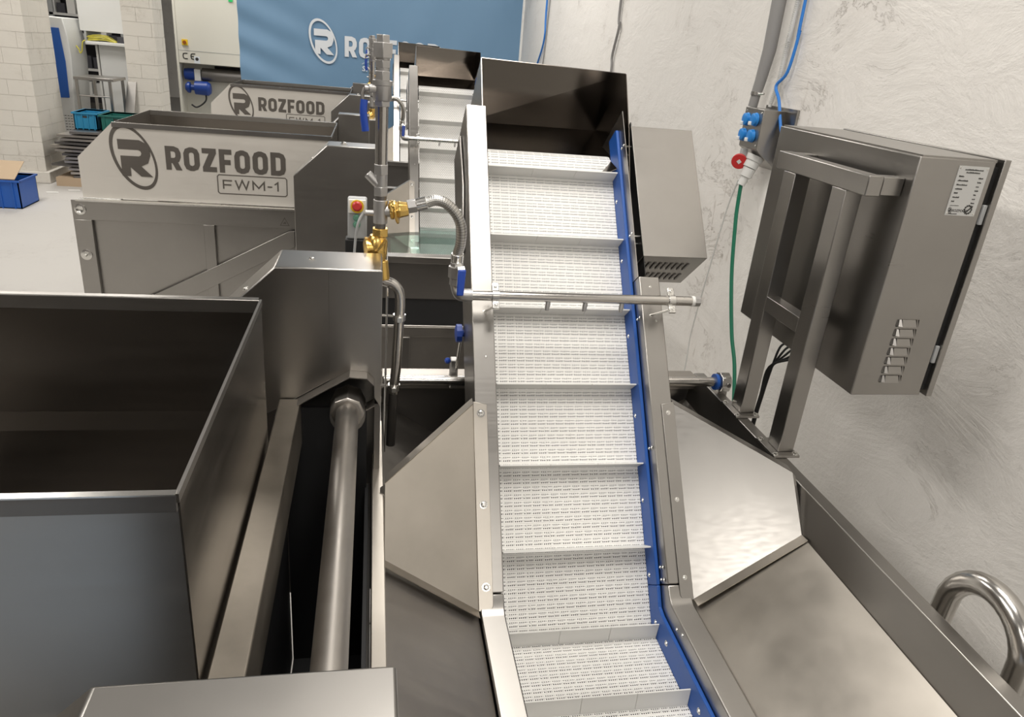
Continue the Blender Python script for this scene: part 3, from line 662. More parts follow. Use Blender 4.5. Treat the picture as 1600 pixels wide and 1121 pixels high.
# ------------------------------------------------------------------ drum washers (hopper, covers, frame)
ZH = 1.68
def washer(idx, label):
    t = thing('fruit_washer', label, 'machine', (-1.0, 1.4, 0), 'steel drum washing machines')
    ya, yb, xr, xl = .945, 1.785, -.270, -1.58
    S = .003
    hp = part('hopper', MB().sheet([(xl, ya, ZH), (xr, ya, ZH), (xr, ya, 1.21), (-1.80, ya, 1.21), (-1.80, ya, 1.46)], S), MATTE if idx else STEELX, t)
    # far wall: upper sheet, fold, lower sheet
    part('hopper_wall', MB().sheet([(xl, yb, ZH), (xr, yb, ZH), (xr, yb-.01, 1.379), (xl, yb-.01, 1.379)], S), MIRROR, t)
    part('hopper_wall', MB().sheet([(xl, yb-.01, 1.379), (xr, yb-.01, 1.379), (xr, yb-.018, 1.33), (xl, yb-.018, 1.33)], S), MIRROR, t)
    part('hopper_wall', MB().sheet([(xl, yb-.018, 1.33), (xr, yb-.018, 1.33), (xr, yb-.03, .86), (xl, yb-.03, .86)], S), MIRROR, t)
    part('hopper_bottom', MB().box(xl, xr, ya, yb, .85, .86), DARKST, t)
    bolt(t, (-.93, 1.752, 1.26), (0, -1, 0), s=1.2)
    part('hopper_wall', MB().box(xr-.0, xr+S, ya, yb, 1.27, ZH), MIRROR, t)
    part('hopper_wall', MB().box(xl-S, xl, ya+.005, yb, 1.2, ZH-.001), STEELY, t)
    part('hopper_lip', MB().box(xl, xr, yb-.004, yb, ZH-.032, ZH+.001), STEELX, t, bev=.001)
    part('hopper_lip', MB().box(xl, xr-.004, yb-.002, yb+.016, ZH-.002, ZH+.002), STEELX, t)
    part('hopper_lip', MB().box(xl, xr+.001, ya-.012, ya-.0035, ZH-.026, ZH+.001), DARKST, t)
    part('hopper_lip', MB().box(xl, xr+.001, ya-.012, ya+.001, ZH+.001, ZH+.0035), ZINC, t)
    part('hopper_lip', MB().box(xr-.001, xr+.0045, ya-.006, yb+.004, ZH-.014, ZH+.001), STEELY, t)
    # lower frame below the hopper with recessed panels and a diagonal brace
    yf = .90; fr = MB()
    part('ledge', MB().box(-1.83, -.45, yf-.01, ya+.01, 1.195, 1.205), ZINC, t)
    part('frame_bar', MB().box(-1.86, -.50, yf, yf+.03, 1.075, 1.20), STEELX, t, bev=.002)
    part('frame_bar', MB().box(-1.86, -1.755, yf, yf+.03, .25, 1.075), STEEL, t, bev=.002)
    part('frame_bar', MB().box(-1.085, -1.018, yf, yf+.03, .25, 1.075), STEEL, t, bev=.002)
    part('brace', MB().prism([(a_, yf-.0015, b_) for a_, b_ in ((-1.755, .42), (-1.085, .765), (-1.018, .800), (-.548, 1.055), (-.51, 1.06), (-.51, .95), (-1.018, .672), (-1.085, .635), (-1.755, .29))], (0, .028, 0)), STEEL, t, bev=.002)
    part('side_panel', MB().box(-1.86, -.45, yf+.034, yf+.040, .25, 1.19), STEELX, t)
    part('frame_bar', MB().box(-1.86, -.45, yf, yf+.03, .15, .25), STEEL, t, bev=.002)
    for x in (-1.8, -.5):
        for y in (yf+.05, 1.9): part('leg', MB().box(x-.03, x+.03, y-.03, y+.03, 0, .25), STEEL, t)
    for z, b in ((1.142, 0), (.847, 1)):
        part('eye_bolt', MB().lathe((-1.812, yf, z), (0, -1, 0), [(0, .034), (.006, .034), (.008, .022), (.012, .022)]+([(.013, .010), (.045, .010)] if b else [(.006, .01)]), 18), ZINC, t)
    part('body', MB().box(-1.84, -.30, yf+.045, 1.95, .25, .845), DARKST, t)
    # end housings with chamfered left shoulder
    def housing(y0, y1, lower):
        poly = [(.030, 1.70), (-.262, 1.70), (-.455, 1.515), (-.455, 1.17 if lower else .6), (-.272, 1.262 if lower else .6)]
        if lower: poly += [(-.06, 1.392), (-.010, 1.388), (.010, 1.366), (.012, 1.30), (.030, 1.27)]
        else: poly += [(.03, .6)]
        mb = MB().prism([(a, y0, z) for a, z in poly], (0, y1-y0, 0))
        h = part('end_housing', mb, STEEL, t, bev=.004)
        bolt(h, (-.17, y0+.09, 1.70), (0, 0, 1), s=1.2 if lower else 1.5, big=not lower); bolt(h, (-.35, y0+.06, 1.615), (-.7, 0, .7), s=1.1)
        if lower:
            part('joint_plate', MB().prism([(-.118, y0-.002, 1.697), (.030, y0-.002, 1.697), (.030, y0-.002, 1.27), (.012, y0-.002, 1.30), (.010, y0-.002, 1.366), (-.010, y0-.002, 1.388), (-.06, y0-.002, 1.392), (-.118, y0-.002, 1.357)], (0, .004, 0)), STEEL, h, bev=.001)
            L = [(-.272, 1.262), (-.06, 1.392), (-.010, 1.388), (.010, 1.366), (.012, 1.30), (-.012, 1.285)]
            lip = MB()
            for i in range(len(L)-1):
                (a, z), (b, q) = L[i], L[i+1]; lip.hexa([(a, y0-.05, z-.003), (b, y0-.05, q-.003), (b, y0, q-.003), (a, y0, z-.003), (a, y0-.05, z), (b, y0-.05, q), (b, y0, q), (a, y0, z)])
            part('shaft_hood', lip, RAWD, h, bev=.0015)
            part('back_plate', MB().box(-.40, .030, y0+.09, y1-.005, .5, 1.45), DARKST, h)
            part('side_return', MB().box(.012, .030, y0, y1, .96, 1.28), DARKST, h)
        return h
    housing(.385, .582, False)
    housing(2.01, 2.19, True)
    part('upper_cover', MB().box(-.262, -.03, 1.86, 2.006, 1.36, 1.74), STEEL, t, bev=.003) if idx else None
    # beam and roller shaft in the slot
    part('inner_beam', MB().box(-.262, -.200, .582, 2.005, 1.16, 1.30), STEELB, t, bev=.003)
    part('drum_shaft', MB().cyl((-.0655, .55, 1.285), (-.0655, 2.06, 1.285), .0325, 28), RAWD, t, 'thick round steel shaft')
    part('shaft_nut', MB().lathe((-.0655, 1.938, 1.285), (0, 1, 0), [(0, .043), (.004, .050), (.09, .052), (.092, .046)], 8), RAWD, t, bev=.002)
    part('bearing_ring', MB().lathe((-.0655, 1.945, 1.268), (0, 1, 0), [(0, .050), (.012, .052), (.10, .052)], 20), RAWD, t)
    part('slot_shade_plate', MB().box(-.262, -.255, .56, 2.0, .3, 1.16), CAVITY, t)  # slot plates coloured black to paint the unlit depth of the slot
    part('slot_shade_plate', MB().box(-.014, -.004, .56, 2.0, .3, 1.0), CAVITY, t)
    part('slot_shade_plate', MB().box(-.25, -.01, .56, 2.0, .30, .31), CAVITY, t)
    part('slot_shade_plate', MB().box(-.25, -.01, 1.985, 2.0, .31, 1.28), CAVITY, t)
    part('slot_shade_plate', MB().box(-.25, -.01, .585, .60, .31, 1.28), CAVITY, t)
    part('cable_tray', MB().box(-.012, .004, .6, 2.3, .9, .94), DARKST, t)
    if idx:
        lg = logo(MB(), (-1.475, ya-.0005, 1.475), (1, 0, 0), (0, 0, 1), .40, .002)
        part('logo', lg, ETCH, t)
        wd = [.62, .64, .58, .52, .64, .64, .64]; x_ = (sum(wd)+6*.115)
        part('lettering', lettering(MB(), 'ROZFOOD', (-1.288, ya-.0005, 1.412), (1, 0, 0), (0, 0, 1), .730/x_, wd, .115, .215, .002), ETCH, t)
        mb = lettering(MB(), 'FWM-1', (-.955, ya-.0005, 1.309), (1, 0, 0), (0, 0, 1), .058, [1.0, 1.6, 1.35, .5, .42], .28, .15, .002)
        X0, X1, Z0, Z1 = -.985, -.555, 1.278, 1.398
        for q in stroke_polys([(X0+.01, Z0), (X1-.01, Z0), (X1, Z0+.01), (X1, Z1-.01), (X1-.01, Z1), (X0+.01, Z1), (X0, Z1-.01), (X0, Z0+.01)], .006, True):
            mb.prism([(p.x, ya-.0005, p.y) for p in q], (0, -.002, 0))
        part('model_lettering', mb, ETCH, t)
        tri = MB()
        for q in stroke_polys([(-.60, 1.095), (-.545, 1.095), (-.572, 1.145)], .004, True): tri.prism([(p.x, yf-.0005, p.y) for p in q], (0, -.001, 0))
        tri.prism([(-.585, yf-.0005, 1.105), (-.562, yf-.0005, 1.105), (-.568, yf-.0005, 1.122), (-.578, yf-.0005, 1.113)], (0, -.001, 0))
        part('warning_mark', tri, ETCH, t)
    return t
washer(0, 'drum washing machine with open hopper in the left foreground')
OFF = V((0, D, 0)); washer(1, 'drum washing machine whose front panel shows both maker name and framed model number')
OFF = V((0, 2*D, 0)); washer(2, 'farthest drum washing machine, its name panel partly hidden by the one in front')
OFF = V((0, 0, 0))
so = solo('bracket_plate', MB().hexa([(.048, 2.20, 1.0), (.051, 2.20, 1.0), (.051, 2.40, 1.0), (.048, 2.40, 1.0), (.048, 2.20, 1.56), (.051, 2.20, 1.56), (.051, 2.40, 1.66), (.048, 2.40, 1.66)]), STEEL, 'narrow upright steel plate between the housing and the drain pipe', 'plate')

OFF = V((0, -D, 0)); washer(0, 'unseen drum washing machine added behind the viewpoint, next in the row, for reflections'); OFF = V((0, 0, 0))  # unseen extra washer, added so the steel has dark things to reflect
pf = thing('reflected_platform', 'unseen blue-grey platform added under the viewpoint for reflections', 'platform', (-.3, -.6, 0))  # unseen platform, added to give the steel a blue-grey reflection
part('deck', MB().box(-1.5, 1.3, -1.4, .2, .62, .66), plain('platform_reflection_blue', (.25, .31, .39), .5), pf)
for x in (-1.45, 1.25):
    for y in (-1.35, .15): part('leg', MB().box(x-.03, x+.03, y-.03, y+.03, 0, .62), DARKST, pf)
# ------------------------------------------------------------------ control cabinet on its stand
cs = thing('cabinet_stand', 'welded two-post steel stand bolted to the tank rim, carrying the control cabinet', 'stand', (1.45, 2.25, 1.05))
for y0 in (2.36, 2.06):
    po = part('post', MB().box(1.43, 1.49, y0, y0+.075, 1.062, 1.99), STEEL, cs, bev=.003)
    part('base_plate', MB().box(1.40, 1.50, y0-.03, y0+.105, 1.053, 1.062), STEEL, po, bev=.001)
    for a in (1.412, 1.488):
        for b in (y0-.018, y0+.093): bolt(po, (a, b, 1.062), (0, 0, 1), True, s=.8)
part('top_bar', MB().box(1.43, 1.48, 1.966, 2.495, 1.99, 2.05), STEEL, cs, bev=.003)
part('arm', MB().box(1.48, 1.548, 1.966, 2.02, 1.995, 2.048), STEEL, cs, bev=.002)
part('arm', MB().box(1.48, 1.548, 2.44, 2.495, 1.995, 2.048), STEEL, cs, bev=.002)
part('lower_bar', MB().box(1.43, 1.48, 2.135, 2.36, 1.49, 1.545), STEEL, cs, bev=.002)
cc = thing('control_cabinet', 'large stainless control cabinet with louvres and data plate by the wall', 'cabinet', (1.7, 2.33, 1.35))
part('body', MB().box(1.55, 1.806, 1.93, 2.735, 1.352, 2.117), STEEL, cc, bev=.003)
part('roof_lip', MB().box(1.56, 1.812, 1.935, 2.73, 2.113, 2.122), STEEL, cc)
dr = part('door', MB().box(1.824, 1.846, 1.92, 2.745, 1.352, 2.125), STEEL, cc, bev=.002)
part('gasket', MB().box(1.806, 1.824, 1.937, 2.72, 1.37, 2.10), BLACK, cc, 'black door gasket')
for z in (1.47, 1.93): part('hinge', MB().box(1.809, 1.822, 1.926, 1.937, z, z+.06), GREYP, dr, bev=.002)
# nameplate
np_ = part('data_plate', MB().box(1.685, 1.79-.004, 1.9275, 1.930, 1.955, 2.10), LGREY, cc, 'pale data plate')
U_, W_ = (1, 0, 0), (0, 0, 1); yy = 1.9272
# the rows of print are too fine to read in the photograph: broken ink strokes of the same lengths
pt = MB()
def ink_row(x0, x1, z, h=.0042):
    x = x0
    while x < x1-.001:
        e = min(x1, x+random.choice((.0016, .0022, .0028))); k = random.uniform(.6, 1)
        pt.box(x, e, yy-.0004, yy, z, z+h*k); x = e+.0007
ink_row(1.706, 1.768, 2.088); ink_row(1.712, 1.760, 2.080)
for i, (a, b) in enumerate(((.018, .016), (.036, .013), (.036, .010), (.024, .012), (.013, .009), (.022, .011), (.011, .012))):
    z = 2.068-.0122*i; ink_row(1.692, 1.692+a, z); ink_row(1.760, 1.760+b, z-.003)
ink_row(1.692, 1.722, 1.9835, .0018); ink_row(1.690, 1.724, 1.9585, .003)
part('plate_print', pt, INK, np_)
fontmesh('plate_text', 'ROZFOOD', .011, INK, np_, (1.704, yy, 1.966), U_, W_)
part('plate_logo', logo(MB(), (1.697, yy+.0003, 1.970), U_, W_, .018, .0006), INK, np_)
bad = MB()
for k in range(12):
    a = k*math.pi/6; bad.cyl((1.758+.012*math.cos(a), yy, 1.974+.012*math.sin(a)), (1.758+.012*math.cos(a), yy-.0004, 1.974+.012*math.sin(a)), .0032, 6)
bad.prism([(1.752, yy, 1.968), (1.756, yy, 1.966), (1.772, yy, 1.984), (1.770, yy, 1.987)], (0, -.0006, 0))
part('plate_emblem', bad, INK, np_)
for a, b in ((1.690, 2.094), (1.781, 2.094), (1.690, 1.961), (1.781, 1.961)): bolt(np_, (a, 1.9275, b), (0, -1, 0), s=.35)
# louvres
for k in range(7):
    z = 1.61-.0325*k; x = 1.625+.0035*k; x = 1.632
    mb = MB(); n = 8; prof_ = [(-.5, 0), (-.42, .008), (-.3, .014), (.3, .014), (.42, .008), (.5, 0)]
    for i in range(5):
        (a, d0), (b, d1) = prof_[i], prof_[i+1]; x0, x1 = x+.045+a*.085, x+.045+b*.085
        mb.hexa([(x0, 1.930-d0, z-.012), (x1, 1.930-d1, z-.012), (x1, 1.931, z-.012), (x0, 1.931, z-.012), (x0+.002, 1.930-d0*.25, z+.009), (x1-.002, 1.930-d1*.25, z+.009), (x1, 1.931, z+.010), (x0, 1.931, z+.010)])
    part('louvre', mb, STEEL, cc)
    part('louvre_slot', MB().box(x+.006, x+.084, 1.928, 1.9305, z-.0155, z-.012), BLACK, cc)
cb = thing('cable_bundle', 'bundle of dark cables looping out of the cabinet underside behind its stand', 'cables', (1.52, 2.35, 1.0))
for k, (y_, z_) in enumerate(((2.27, 1.36), (2.29, 1.36), (2.315, 1.36), (2.34, 1.36), (2.37, 1.36))):
    q = .004*k; part('cable', MB().tube(smooth_path([(1.565, y_, z_), (1.545, y_+.01, z_-.03), (1.53, 2.395-q, 1.245-q), (1.528, 2.405-q, 1.12), (1.525, 2.41-q, 1.0), (1.53, 2.42-q, .7)], 6), .0045, 8), BLACK, cb)
# ------------------------------------------------------------------ loop pipe at lower right
lp = thing('handle_loop', 'thick bent steel pipe loop standing between tank and wall at lower right', 'pipe', (1.56, 1.2, 0))
pp = [(1.535, 1.325, .55), (1.535, 1.325, .98)]+[(1.535, 1.20+.125*math.cos(a), 1.03+.13*math.sin(a)) for a in [math.pi*k/14 for k in range(1, 14)]]+[(1.535, 1.075, .98), (1.535, 1.075, .55)]
part('pipe', MB().tube(pp, .031, 24), PIPE, lp)
part('foot_plate', MB().box(1.46, 1.60, 1.0, 1.4, .54, .552), STEEL, lp)
part('foot_post', MB().box(1.50, 1.56, 1.17, 1.23, 0, .54), STEEL, lp)

# ------------------------------------------------------------------ services on the right wall
sb = thing('socket_box', 'steel wall box with four blue sockets and a red plug socket', 'socket box', (2.1, 3.9, 1.85))
bx = part('box', MB().hexa([(2.05, 3.82, 1.91), (2.197, 3.82, 1.80), (2.197, 4.03, 1.80), (2.05, 4.03, 1.91), (2.05, 3.82, 2.118), (2.197, 3.82, 2.118), (2.197, 4.03, 2.118), (2.05, 4.03, 2.118)]), STEEL, sb, bev=.002)
part('back_plate', MB().box(2.185, 2.198, 3.72, 4.06, 1.85, 2.135), STEEL, sb)
for y, z in ((3.985, 2.055), (3.888, 2.062), (3.993, 1.972), (3.893, 1.976)):
    s_ = part('socket', MB().cyl((2.05, y, z), (2.044, y, z), .036, 20), SOCKB, bx, 'blue socket', bev=.002)
    part('socket_lid', MB().lathe((2.044, y, z), (-1, 0, 0), [(0, .034), (.014, .032), (.018, .024)], 20), SOCKB, s_)
    part('lid_tab', MB().box(2.016, 2.030, y-.0, y+.022, z-.032, z-.012), WHITEP, s_, 'white tab', bev=.003)
for y, z in ((3.84, 2.10), (4.01, 2.10), (3.84, 1.93)): bolt(bx, (2.05, y, z), (-1, 0, 0), s=.7)
ps = part('plug_socket', MB().lathe((2.10, 3.90, 1.87), (-.35, 0, -1), [(0, .050), (.03, .046), (.032, .04), (.07, .040)], 18), LGREY, sb)
part('plug', MB().lathe((2.078, 3.90, 1.80), (-.35, 0, -1), [(0, .036), (.05, .033), (.052, .024), (.10, .022)], 18), LGREY, sb, 'grey plug')
part('red_lid', MB().cyl((2.03, 3.945, 1.832), (2.022, 3.932, 1.829), .043, 24), REDP, sb, 'round red lid', bev=.003)
part('lid_label', MB().cyl((2.0222, 3.9322, 1.829), (2.0209, 3.9301, 1.8285), .014, 4), LGREY, sb)
part('lid_hinge', MB().box(2.03, 2.06, 3.93, 3.96, 1.85, 1.90), GREYP, sb)
def wallrun(name, pts, r, m, label, cat, k=6, n=10): return solo(name, MB().tube(smooth_path(pts, k), r, n), m, label, cat)
cp = thing('lagged_pipe', 'thick grey foam-lagged pipe dropping to the socket box on the wall', 'pipe', (2.12, 4.07, 2.1))
part('lagging', MB().tube([(2.13, 4.04, 4.5), (2.13, 4.055, 2.66), (2.13, 4.05, 2.42), (2.125, 4.07, 2.26), (2.12, 4.08, 2.19)], [.04, .038, .036, .031, .029], 18), CGREY, cp)
part('pipe_end', MB().cyl((2.12, 4.08, 2.19), (2.118, 4.09, 2.119), .026, 16), CGREY, cp)
part('hose_clamp', MB().cyl((2.12, 4.079, 2.180), (2.12, 4.08, 2.198), .031, 18), ZINC, cp)
part('clamp_screw', MB().cyl((2.12, 4.05, 2.19), (2.13, 4.01, 2.192), .006, 8), ZINC, cp)
cd = MB(); path = smooth_path([(2.17, 3.94, 4.5), (2.17, 3.93, 2.67), (2.17, 3.945, 2.48), (2.17, 3.95, 2.29), (2.165, 3.983, 2.13)], 6)
cd.tube(path, .010, 10)
for i in range(95):
    z = 2.15+i*.0095
    if z < 3.0:
        q = min(path, key=lambda p: abs(p.z-z)); cd.cyl((q.x, 3.93+(.02*min(1, max(0, (2.67-z)/.3))) if z > 2.29 else 3.95+.033*(2.29-z)/.16, z), (q.x, 3.93+(.02*min(1, max(0, (2.67-z)/.3))) if z > 2.29 else 3.95+.033*(2.29-z)/.16, z+.0045), .0135, 10)
solo('corrugated_conduit', cd, LGREY, 'light grey corrugated conduit beside the blue cable above the sockets', 'conduit')
wallrun('blue_cable', [(2.175, 3.87, 4.5), (2.175, 3.866, 2.66), (2.175, 3.856, 2.51), (2.165, 3.872, 2.317), (2.15, 3.933, 2.24), (2.15, 3.87, 2.17), (2.15, 3.80, 2.05), (2.16, 3.72, 1.9), (2.18, 3.7, 1.7)], .0085, CBLUE, 'bright blue cable hanging down the wall beside the socket box', 'cable')
wallrun('green_cable', [(2.045, 3.90, 1.72), (2.05, 3.90, 1.60), (2.05, 3.88, 1.488), (2.05, 3.80, 1.207), (2.05, 3.66, .902), (2.05, 3.53, .70), (2.0, 3.3, .3), (1.9, 3.1, .01)], .011, GREEN, 'green power cable hanging from the plug down behind the cabinet stand', 'cable')
wallrun('white_cable', [(2.045, 3.94, 1.73), (2.05, 4.02, 1.532), (2.05, 4.10, 1.114), (2.05, 4.168, .704), (2.05, 4.16, .455), (2.05, 4.2, .01)], .0045, LGREY, 'thin white cable hanging from the plug in front of the wall', 'cable')
wallrun('blue_cable', [(2.18, 10.2, 4.6), (2.18, 10.25, 2.92), (2.18, 10.2, 2.47), (2.18, 10.5, 2.15), (2.18, 10.9, 1.8)], .012, CBLUE, 'blue cable on the wall just right of the banner', 'cable')
wallrun('grey_cable', [(2.185, 10.0, 4.6), (2.185, 10.1, 2.92), (2.185, 10.15, 2.3), (2.185, 10.3, 1.6)], .008, CGREY, 'thin grey cable beside the farther blue cable on the wall', 'cable')
wallrun('grey_cable', [(2.18, 7.05, 4.6), (2.18, 7.06, 2.80), (2.18, 7.01, 2.59), (2.18, 7.11, 2.33), (2.18, 7.08, 2.18), (2.18, 7.1, 1.6)], .012, CGREY, 'grey cable running down the wall above the nearest discharge hood', 'cable')

# ------------------------------------------------------------------ banner
bn = thing('banner', 'large blue fabric banner hung across the hall with white company logo', 'banner', (.15, 11.9, 1.0))
nx, nz = 170, 110; fm = MB(); X0, X1, Z0, Z1 = -1.90, 2.17, .9, 4.2
def fold(x, z):
    l = max(0, 1-(x-X0)/1.3); return .022*l*math.sin((x*1.0+z*2.2)*6+math.sin(z*3))+.008*math.sin(x*3+z*2.1)+.004*math.sin(7*x-5*z)
vs = [(X0+(X1-X0)*i/nx, 11.9+fold(X0+(X1-X0)*i/nx, Z0+(Z1-Z0)*j/nz), Z0+(Z1-Z0)*j/nz) for j in range(nz+1) for i in range(nx+1)]
n_ = len(vs); vs += [(a, b+.006, c) for a, b, c in vs]
fs_ = [(j*(nx+1)+i, j*(nx+1)+i+1, (j+1)*(nx+1)+i+1, (j+1)*(nx+1)+i) for j in range(nz) for i in range(nx)]
fs_ += [tuple(n_+q for q in f)[::-1] for f in fs_]
fm.add(vs, fs_); part('fabric', fm, BANNER, bn)
part('logo', logo(MB(), (-.73, 11.882, 2.175), (1, 0, 0), (0, 0, 1), .60, .002), PRINTW, bn)
wd = [.62, .64, .58, .52, .64, .64, .64]; x_ = (sum(wd)+6*.115)
part('lettering', lettering(MB(), 'ROZFOOD', (-.425, 11.882, 1.995), (1, 0, 0), (0, 0, 1), 1.385/x_, wd, .115, .215, .002), PRINTW, bn)
fontmesh('tagline', 'smart', .15, PRINTW, bn, (-.18, 11.882, 1.82), (1, 0, 0), (.2, 0, 1), .001)
ar = MB()
for k in range(12):
    a0, a1 = math.pi*(.15+.7*k/12), math.pi*(.15+.7*(k+1)/12)
    P0, P1 = V((.02+.22*math.cos(a0), 11.882, 1.87+.085*math.sin(a0))), V((.02+.22*math.cos(a1), 11.882, 1.87+.085*math.sin(a1)))
    ar.prism([P0, P1, P1+V((0, 0, .007)), P0+V((0, 0, .007))], (0, -.002, 0))
part('arc_mark', ar, PRINTW, bn)
part('hanging_pole', MB().cyl((-2.0, 11.9, 4.22), (2.19, 11.9, 4.22), .02, 10), DARKST, bn)
for x in (-1.95, 2.15): part('hanger', MB().cyl((x, 11.9, 4.22), (x, 11.9, 6.19), .006, 6), DARKST, bn)

# ------------------------------------------------------------------ background at the left
wm = thing('cream_machine', 'tall cream machine cabinet with roller and blue motors beside the banner', 'machine', (-3.0, 16, 0))
part('cabinet', MB().box(-3.56, -1.7, 15.5, 17.2, 1.55, 4.2), CREAM, wm, bev=.01)
part('seam', MB().box(-3.56, -1.7, 15.496, 15.5, 1.77, 1.775), GREYP, wm)
part('lower_body', MB().box(-3.56, -1.7, 15.9, 17.2, 0, 1.55), CREAM, wm)
part('side_cheek', MB().box(-3.60, -3.56, 15.5, 17.2, 0, 4.2), CREAM, wm)
part('roller', MB().cyl((-3.20, 15.7, 1.36), (-1.7, 15.7, 1.36), .12, 20), DARKST, wm, 'dark roller')
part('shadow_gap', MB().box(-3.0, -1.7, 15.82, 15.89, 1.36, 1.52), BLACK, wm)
part('roller_bearing', MB().box(-3.33, -3.22, 15.6, 15.75, 1.25, 1.45), WHITEP, wm)
part('gear_motor', MB().lathe((-3.52, 15.7, 1.35), (1, 0, 0), [(0, .10), (.08, .11), (.18, .11), (.2, .07)], 12), MOTOR, wm, 'blue motor')
part('gear_motor', MB().lathe((-3.50, 15.6, 1.12), (1, 0, 0), [(0, .06), (.04, .10), (.08, .10), (.1, .05), (.16, .05), (.17, .12), (.4, .13), (.45, .09)], 12), MOTOR, wm, 'blue motor')
part('cable', MB().tube(smooth_path([(-3.15, 15.6, 1.05), (-3.15, 15.55, .9), (-3.3, 15.5, .78), (-3.4, 15.5, .82)], 5), .015, 8), BLACK, wm)
part('switch', MB().box(-3.60+.12, -3.38, 15.48, 15.5, 1.86, 1.96), YEL, wm)
part('switch_knob', MB().cyl((-3.43, 15.48, 1.91), (-3.43, 15.45, 1.91), .03, 12), plain('orange_knob', (.3, .08, .01), .5), wm)
part('ce_mark', lettering(MB(), 'CE', (-3.49, 15.499, 1.62), (1, 0, 0), (0, 0, 1), .11, [.8, .8], .45, .16, .003), INK, wm)
part('warning_label', MB().box(-3.29, -3.19, 15.494, 15.5, 1.56, 1.68), PRINTW, wm, 'small white label')
part('warning_symbol', MB().cyl((-3.24, 15.494, 1.635), (-3.24, 15.492, 1.635), .03, 12), INK, wm)
part('green_lamp', MB().box(-2.62, -2.55, 15.48, 15.5, 2.66, 2.72), plain('green_lamp', (.02, .6, .15), .4), wm)

bm_ = thing('blue_white_machine', 'slim white machine cabinet with a long blue panel behind the left pillar', 'machine', (-4.8, 13, 0))
part('cabinet', MB().prism([(-5.5, 13, 0.22), (-4.61, 13, .30), (-4.53, 13, 1.6), (-4.54, 13, 1.9), (-4.585, 13, 2.165), (-5.5, 13, 2.17)], (0, .7, 0)), WHITEM, bm_, bev=.01)
part('blue_panel', MB().prism([(-5.3, 12.985, 1.0), (-4.63, 12.985, 1.03), (-4.615, 12.985, 1.55), (-4.645, 12.985, 2.02), (-5.3, 12.985, 2.02)], (0, .02, 0)), BLUEM, bm_, 'blue front panel')
for i in range(4):
    for j in range(9):
        part('vent_slot', MB().box(-4.78+.042*i, -4.755+.042*i, 12.994, 13, .42+.042*j, .428+.042*j), INK, bm_)
part('plinth', MB().box(-5.5, -4.66, 13.03, 13.7, 0, .3), DKPANEL, bm_)

sh = thing('open_shelf_machine', 'tall white cabinet with an open shelf slot between the two pillars', 'cabinet', (-4.1, 13.5, 0))
part('upper_box', MB().box(-4.53, -3.5, 13.52, 14.2, 2.0, 3.4), WHITEM, sh, bev=.005)
part('shelf', MB().box(-4.40, -3.76, 13.3, 13.51, 1.82, 1.86), WHITEM, sh, bev=.004)
part('shelf', MB().box(-4.45, -3.5, 13.51, 14.2, 1.82, 1.86), WHITEM, sh, bev=.004)
part('shelf_upright', MB().box(-4.47, -4.44, 13.5, 14.2, 1.86, 2.0), GREYP, sh)
part('lower_panel', MB().box(-4.30, -3.5, 13.55, 14.15, .1, 1.82), WHITEM, sh, bev=.004)
part('panel_edge', MB().box(-4.34, -4.31, 13.53, 14.15, 0, 1.82), LGREY, sh)
part('plinth', MB().box(-4.3, -3.5, 13.6, 14.1, 0, .1), DKPANEL, sh)
cbx = MB()
for k in range(14):
    y = 13.45+.03*(k % 4); z = 1.868+.012*(k % 6); x0_ = -4.42+.02*random.random()
    cbx.tube(smooth_path([(x0_, y, z), (x0_+.12, y-.03, z+.03*random.random()), (x0_+.25, y+.02, z+.02), (x0_+.40, y, 1.866)], 4), .007, 6)
cbx.tube(smooth_path([(-4.40, 13.30, 1.87), (-4.43, 13.27, 1.84), (-4.45, 13.26, 1.72), (-4.48, 13.26, 1.68), (-4.50, 13.27, 1.74), (-4.56, 13.3, 1.80)], 4), .009, 6)
solo('cable_coil', cbx, YG, 'tangle of yellow-green cable lying in the white cabinet slot', 'cable')
solo('black_box', MB().box(-4.0, -3.88, 13.5, 13.7, 1.861, 1.95), DKPANEL, 'small dark box beside the cable tangle on the shelf slot', 'box', bev=.004)
solo('white_box', MB().box(-3.86, -3.66, 13.4, 13.6, 1.861, 1.92), WHITEP, 'small white box in the shelf slot next to the right pillar', 'box', bev=.004)

rk = thing('shelf_rack', 'dark storage rack crowded with boxes far behind the white cabinet', 'rack', (-6.2, 19, 0))
for x in (-8.3, -6.9, -5.5): part('upright', MB().box(x-.04, x+.04, 19, 19.08, 0, 3.6), GREYP, rk)
for z in (.5, 1.05, 1.6, 2.15, 2.7, 3.2): part('shelf', MB().box(-8.3, -5.5, 19, 19.7, z, z+.05), LGREY, rk)
part('back', MB().box(-8.3, -5.5, 19.7, 19.75, .3, 3.6), DKPANEL, rk)
n = 0
for z in (.55, 1.10, 1.65, 2.20, 2.75, 3.25):
    x = -7.4
    while x < -5.8:
        wdt = random.choice((.16, .22, .3)); hh = random.uniform(.15, .36); dark = random.random() < .6
        pal = random.random() < .6
        solo('storage_box', MB().box(x, x+wdt, 19.09, 19.45, z+.001, z+hh), DKPANEL if dark else (LGREY if pal else WHITEP),
             ('black' if dark else 'grey' if pal else 'white')+' storage box on the '+{.55: 'lowest', 1.10: 'second lowest', 1.65: 'third', 2.20: 'fourth', 2.75: 'second highest', 3.25: 'top'}[z]+' shelf of the far rack', 'box', group=('black' if dark else 'grey' if pal else 'white')+' boxes on far rack level %s' % {.55: 'one', 1.10: 'two', 1.65: 'three', 2.20: 'four', 2.75: 'five', 3.25: 'six'}[z]); x += wdt+.04
bc = thing('steel_bench', 'open tubular steel table frame in front of the white cabinet', 'table', (-4.0, 12.6, 0))
part('table_top', MB().box(-4.30, -3.76, 12.3, 12.9, 1.36, 1.40), STEEL, bc, bev=.003)
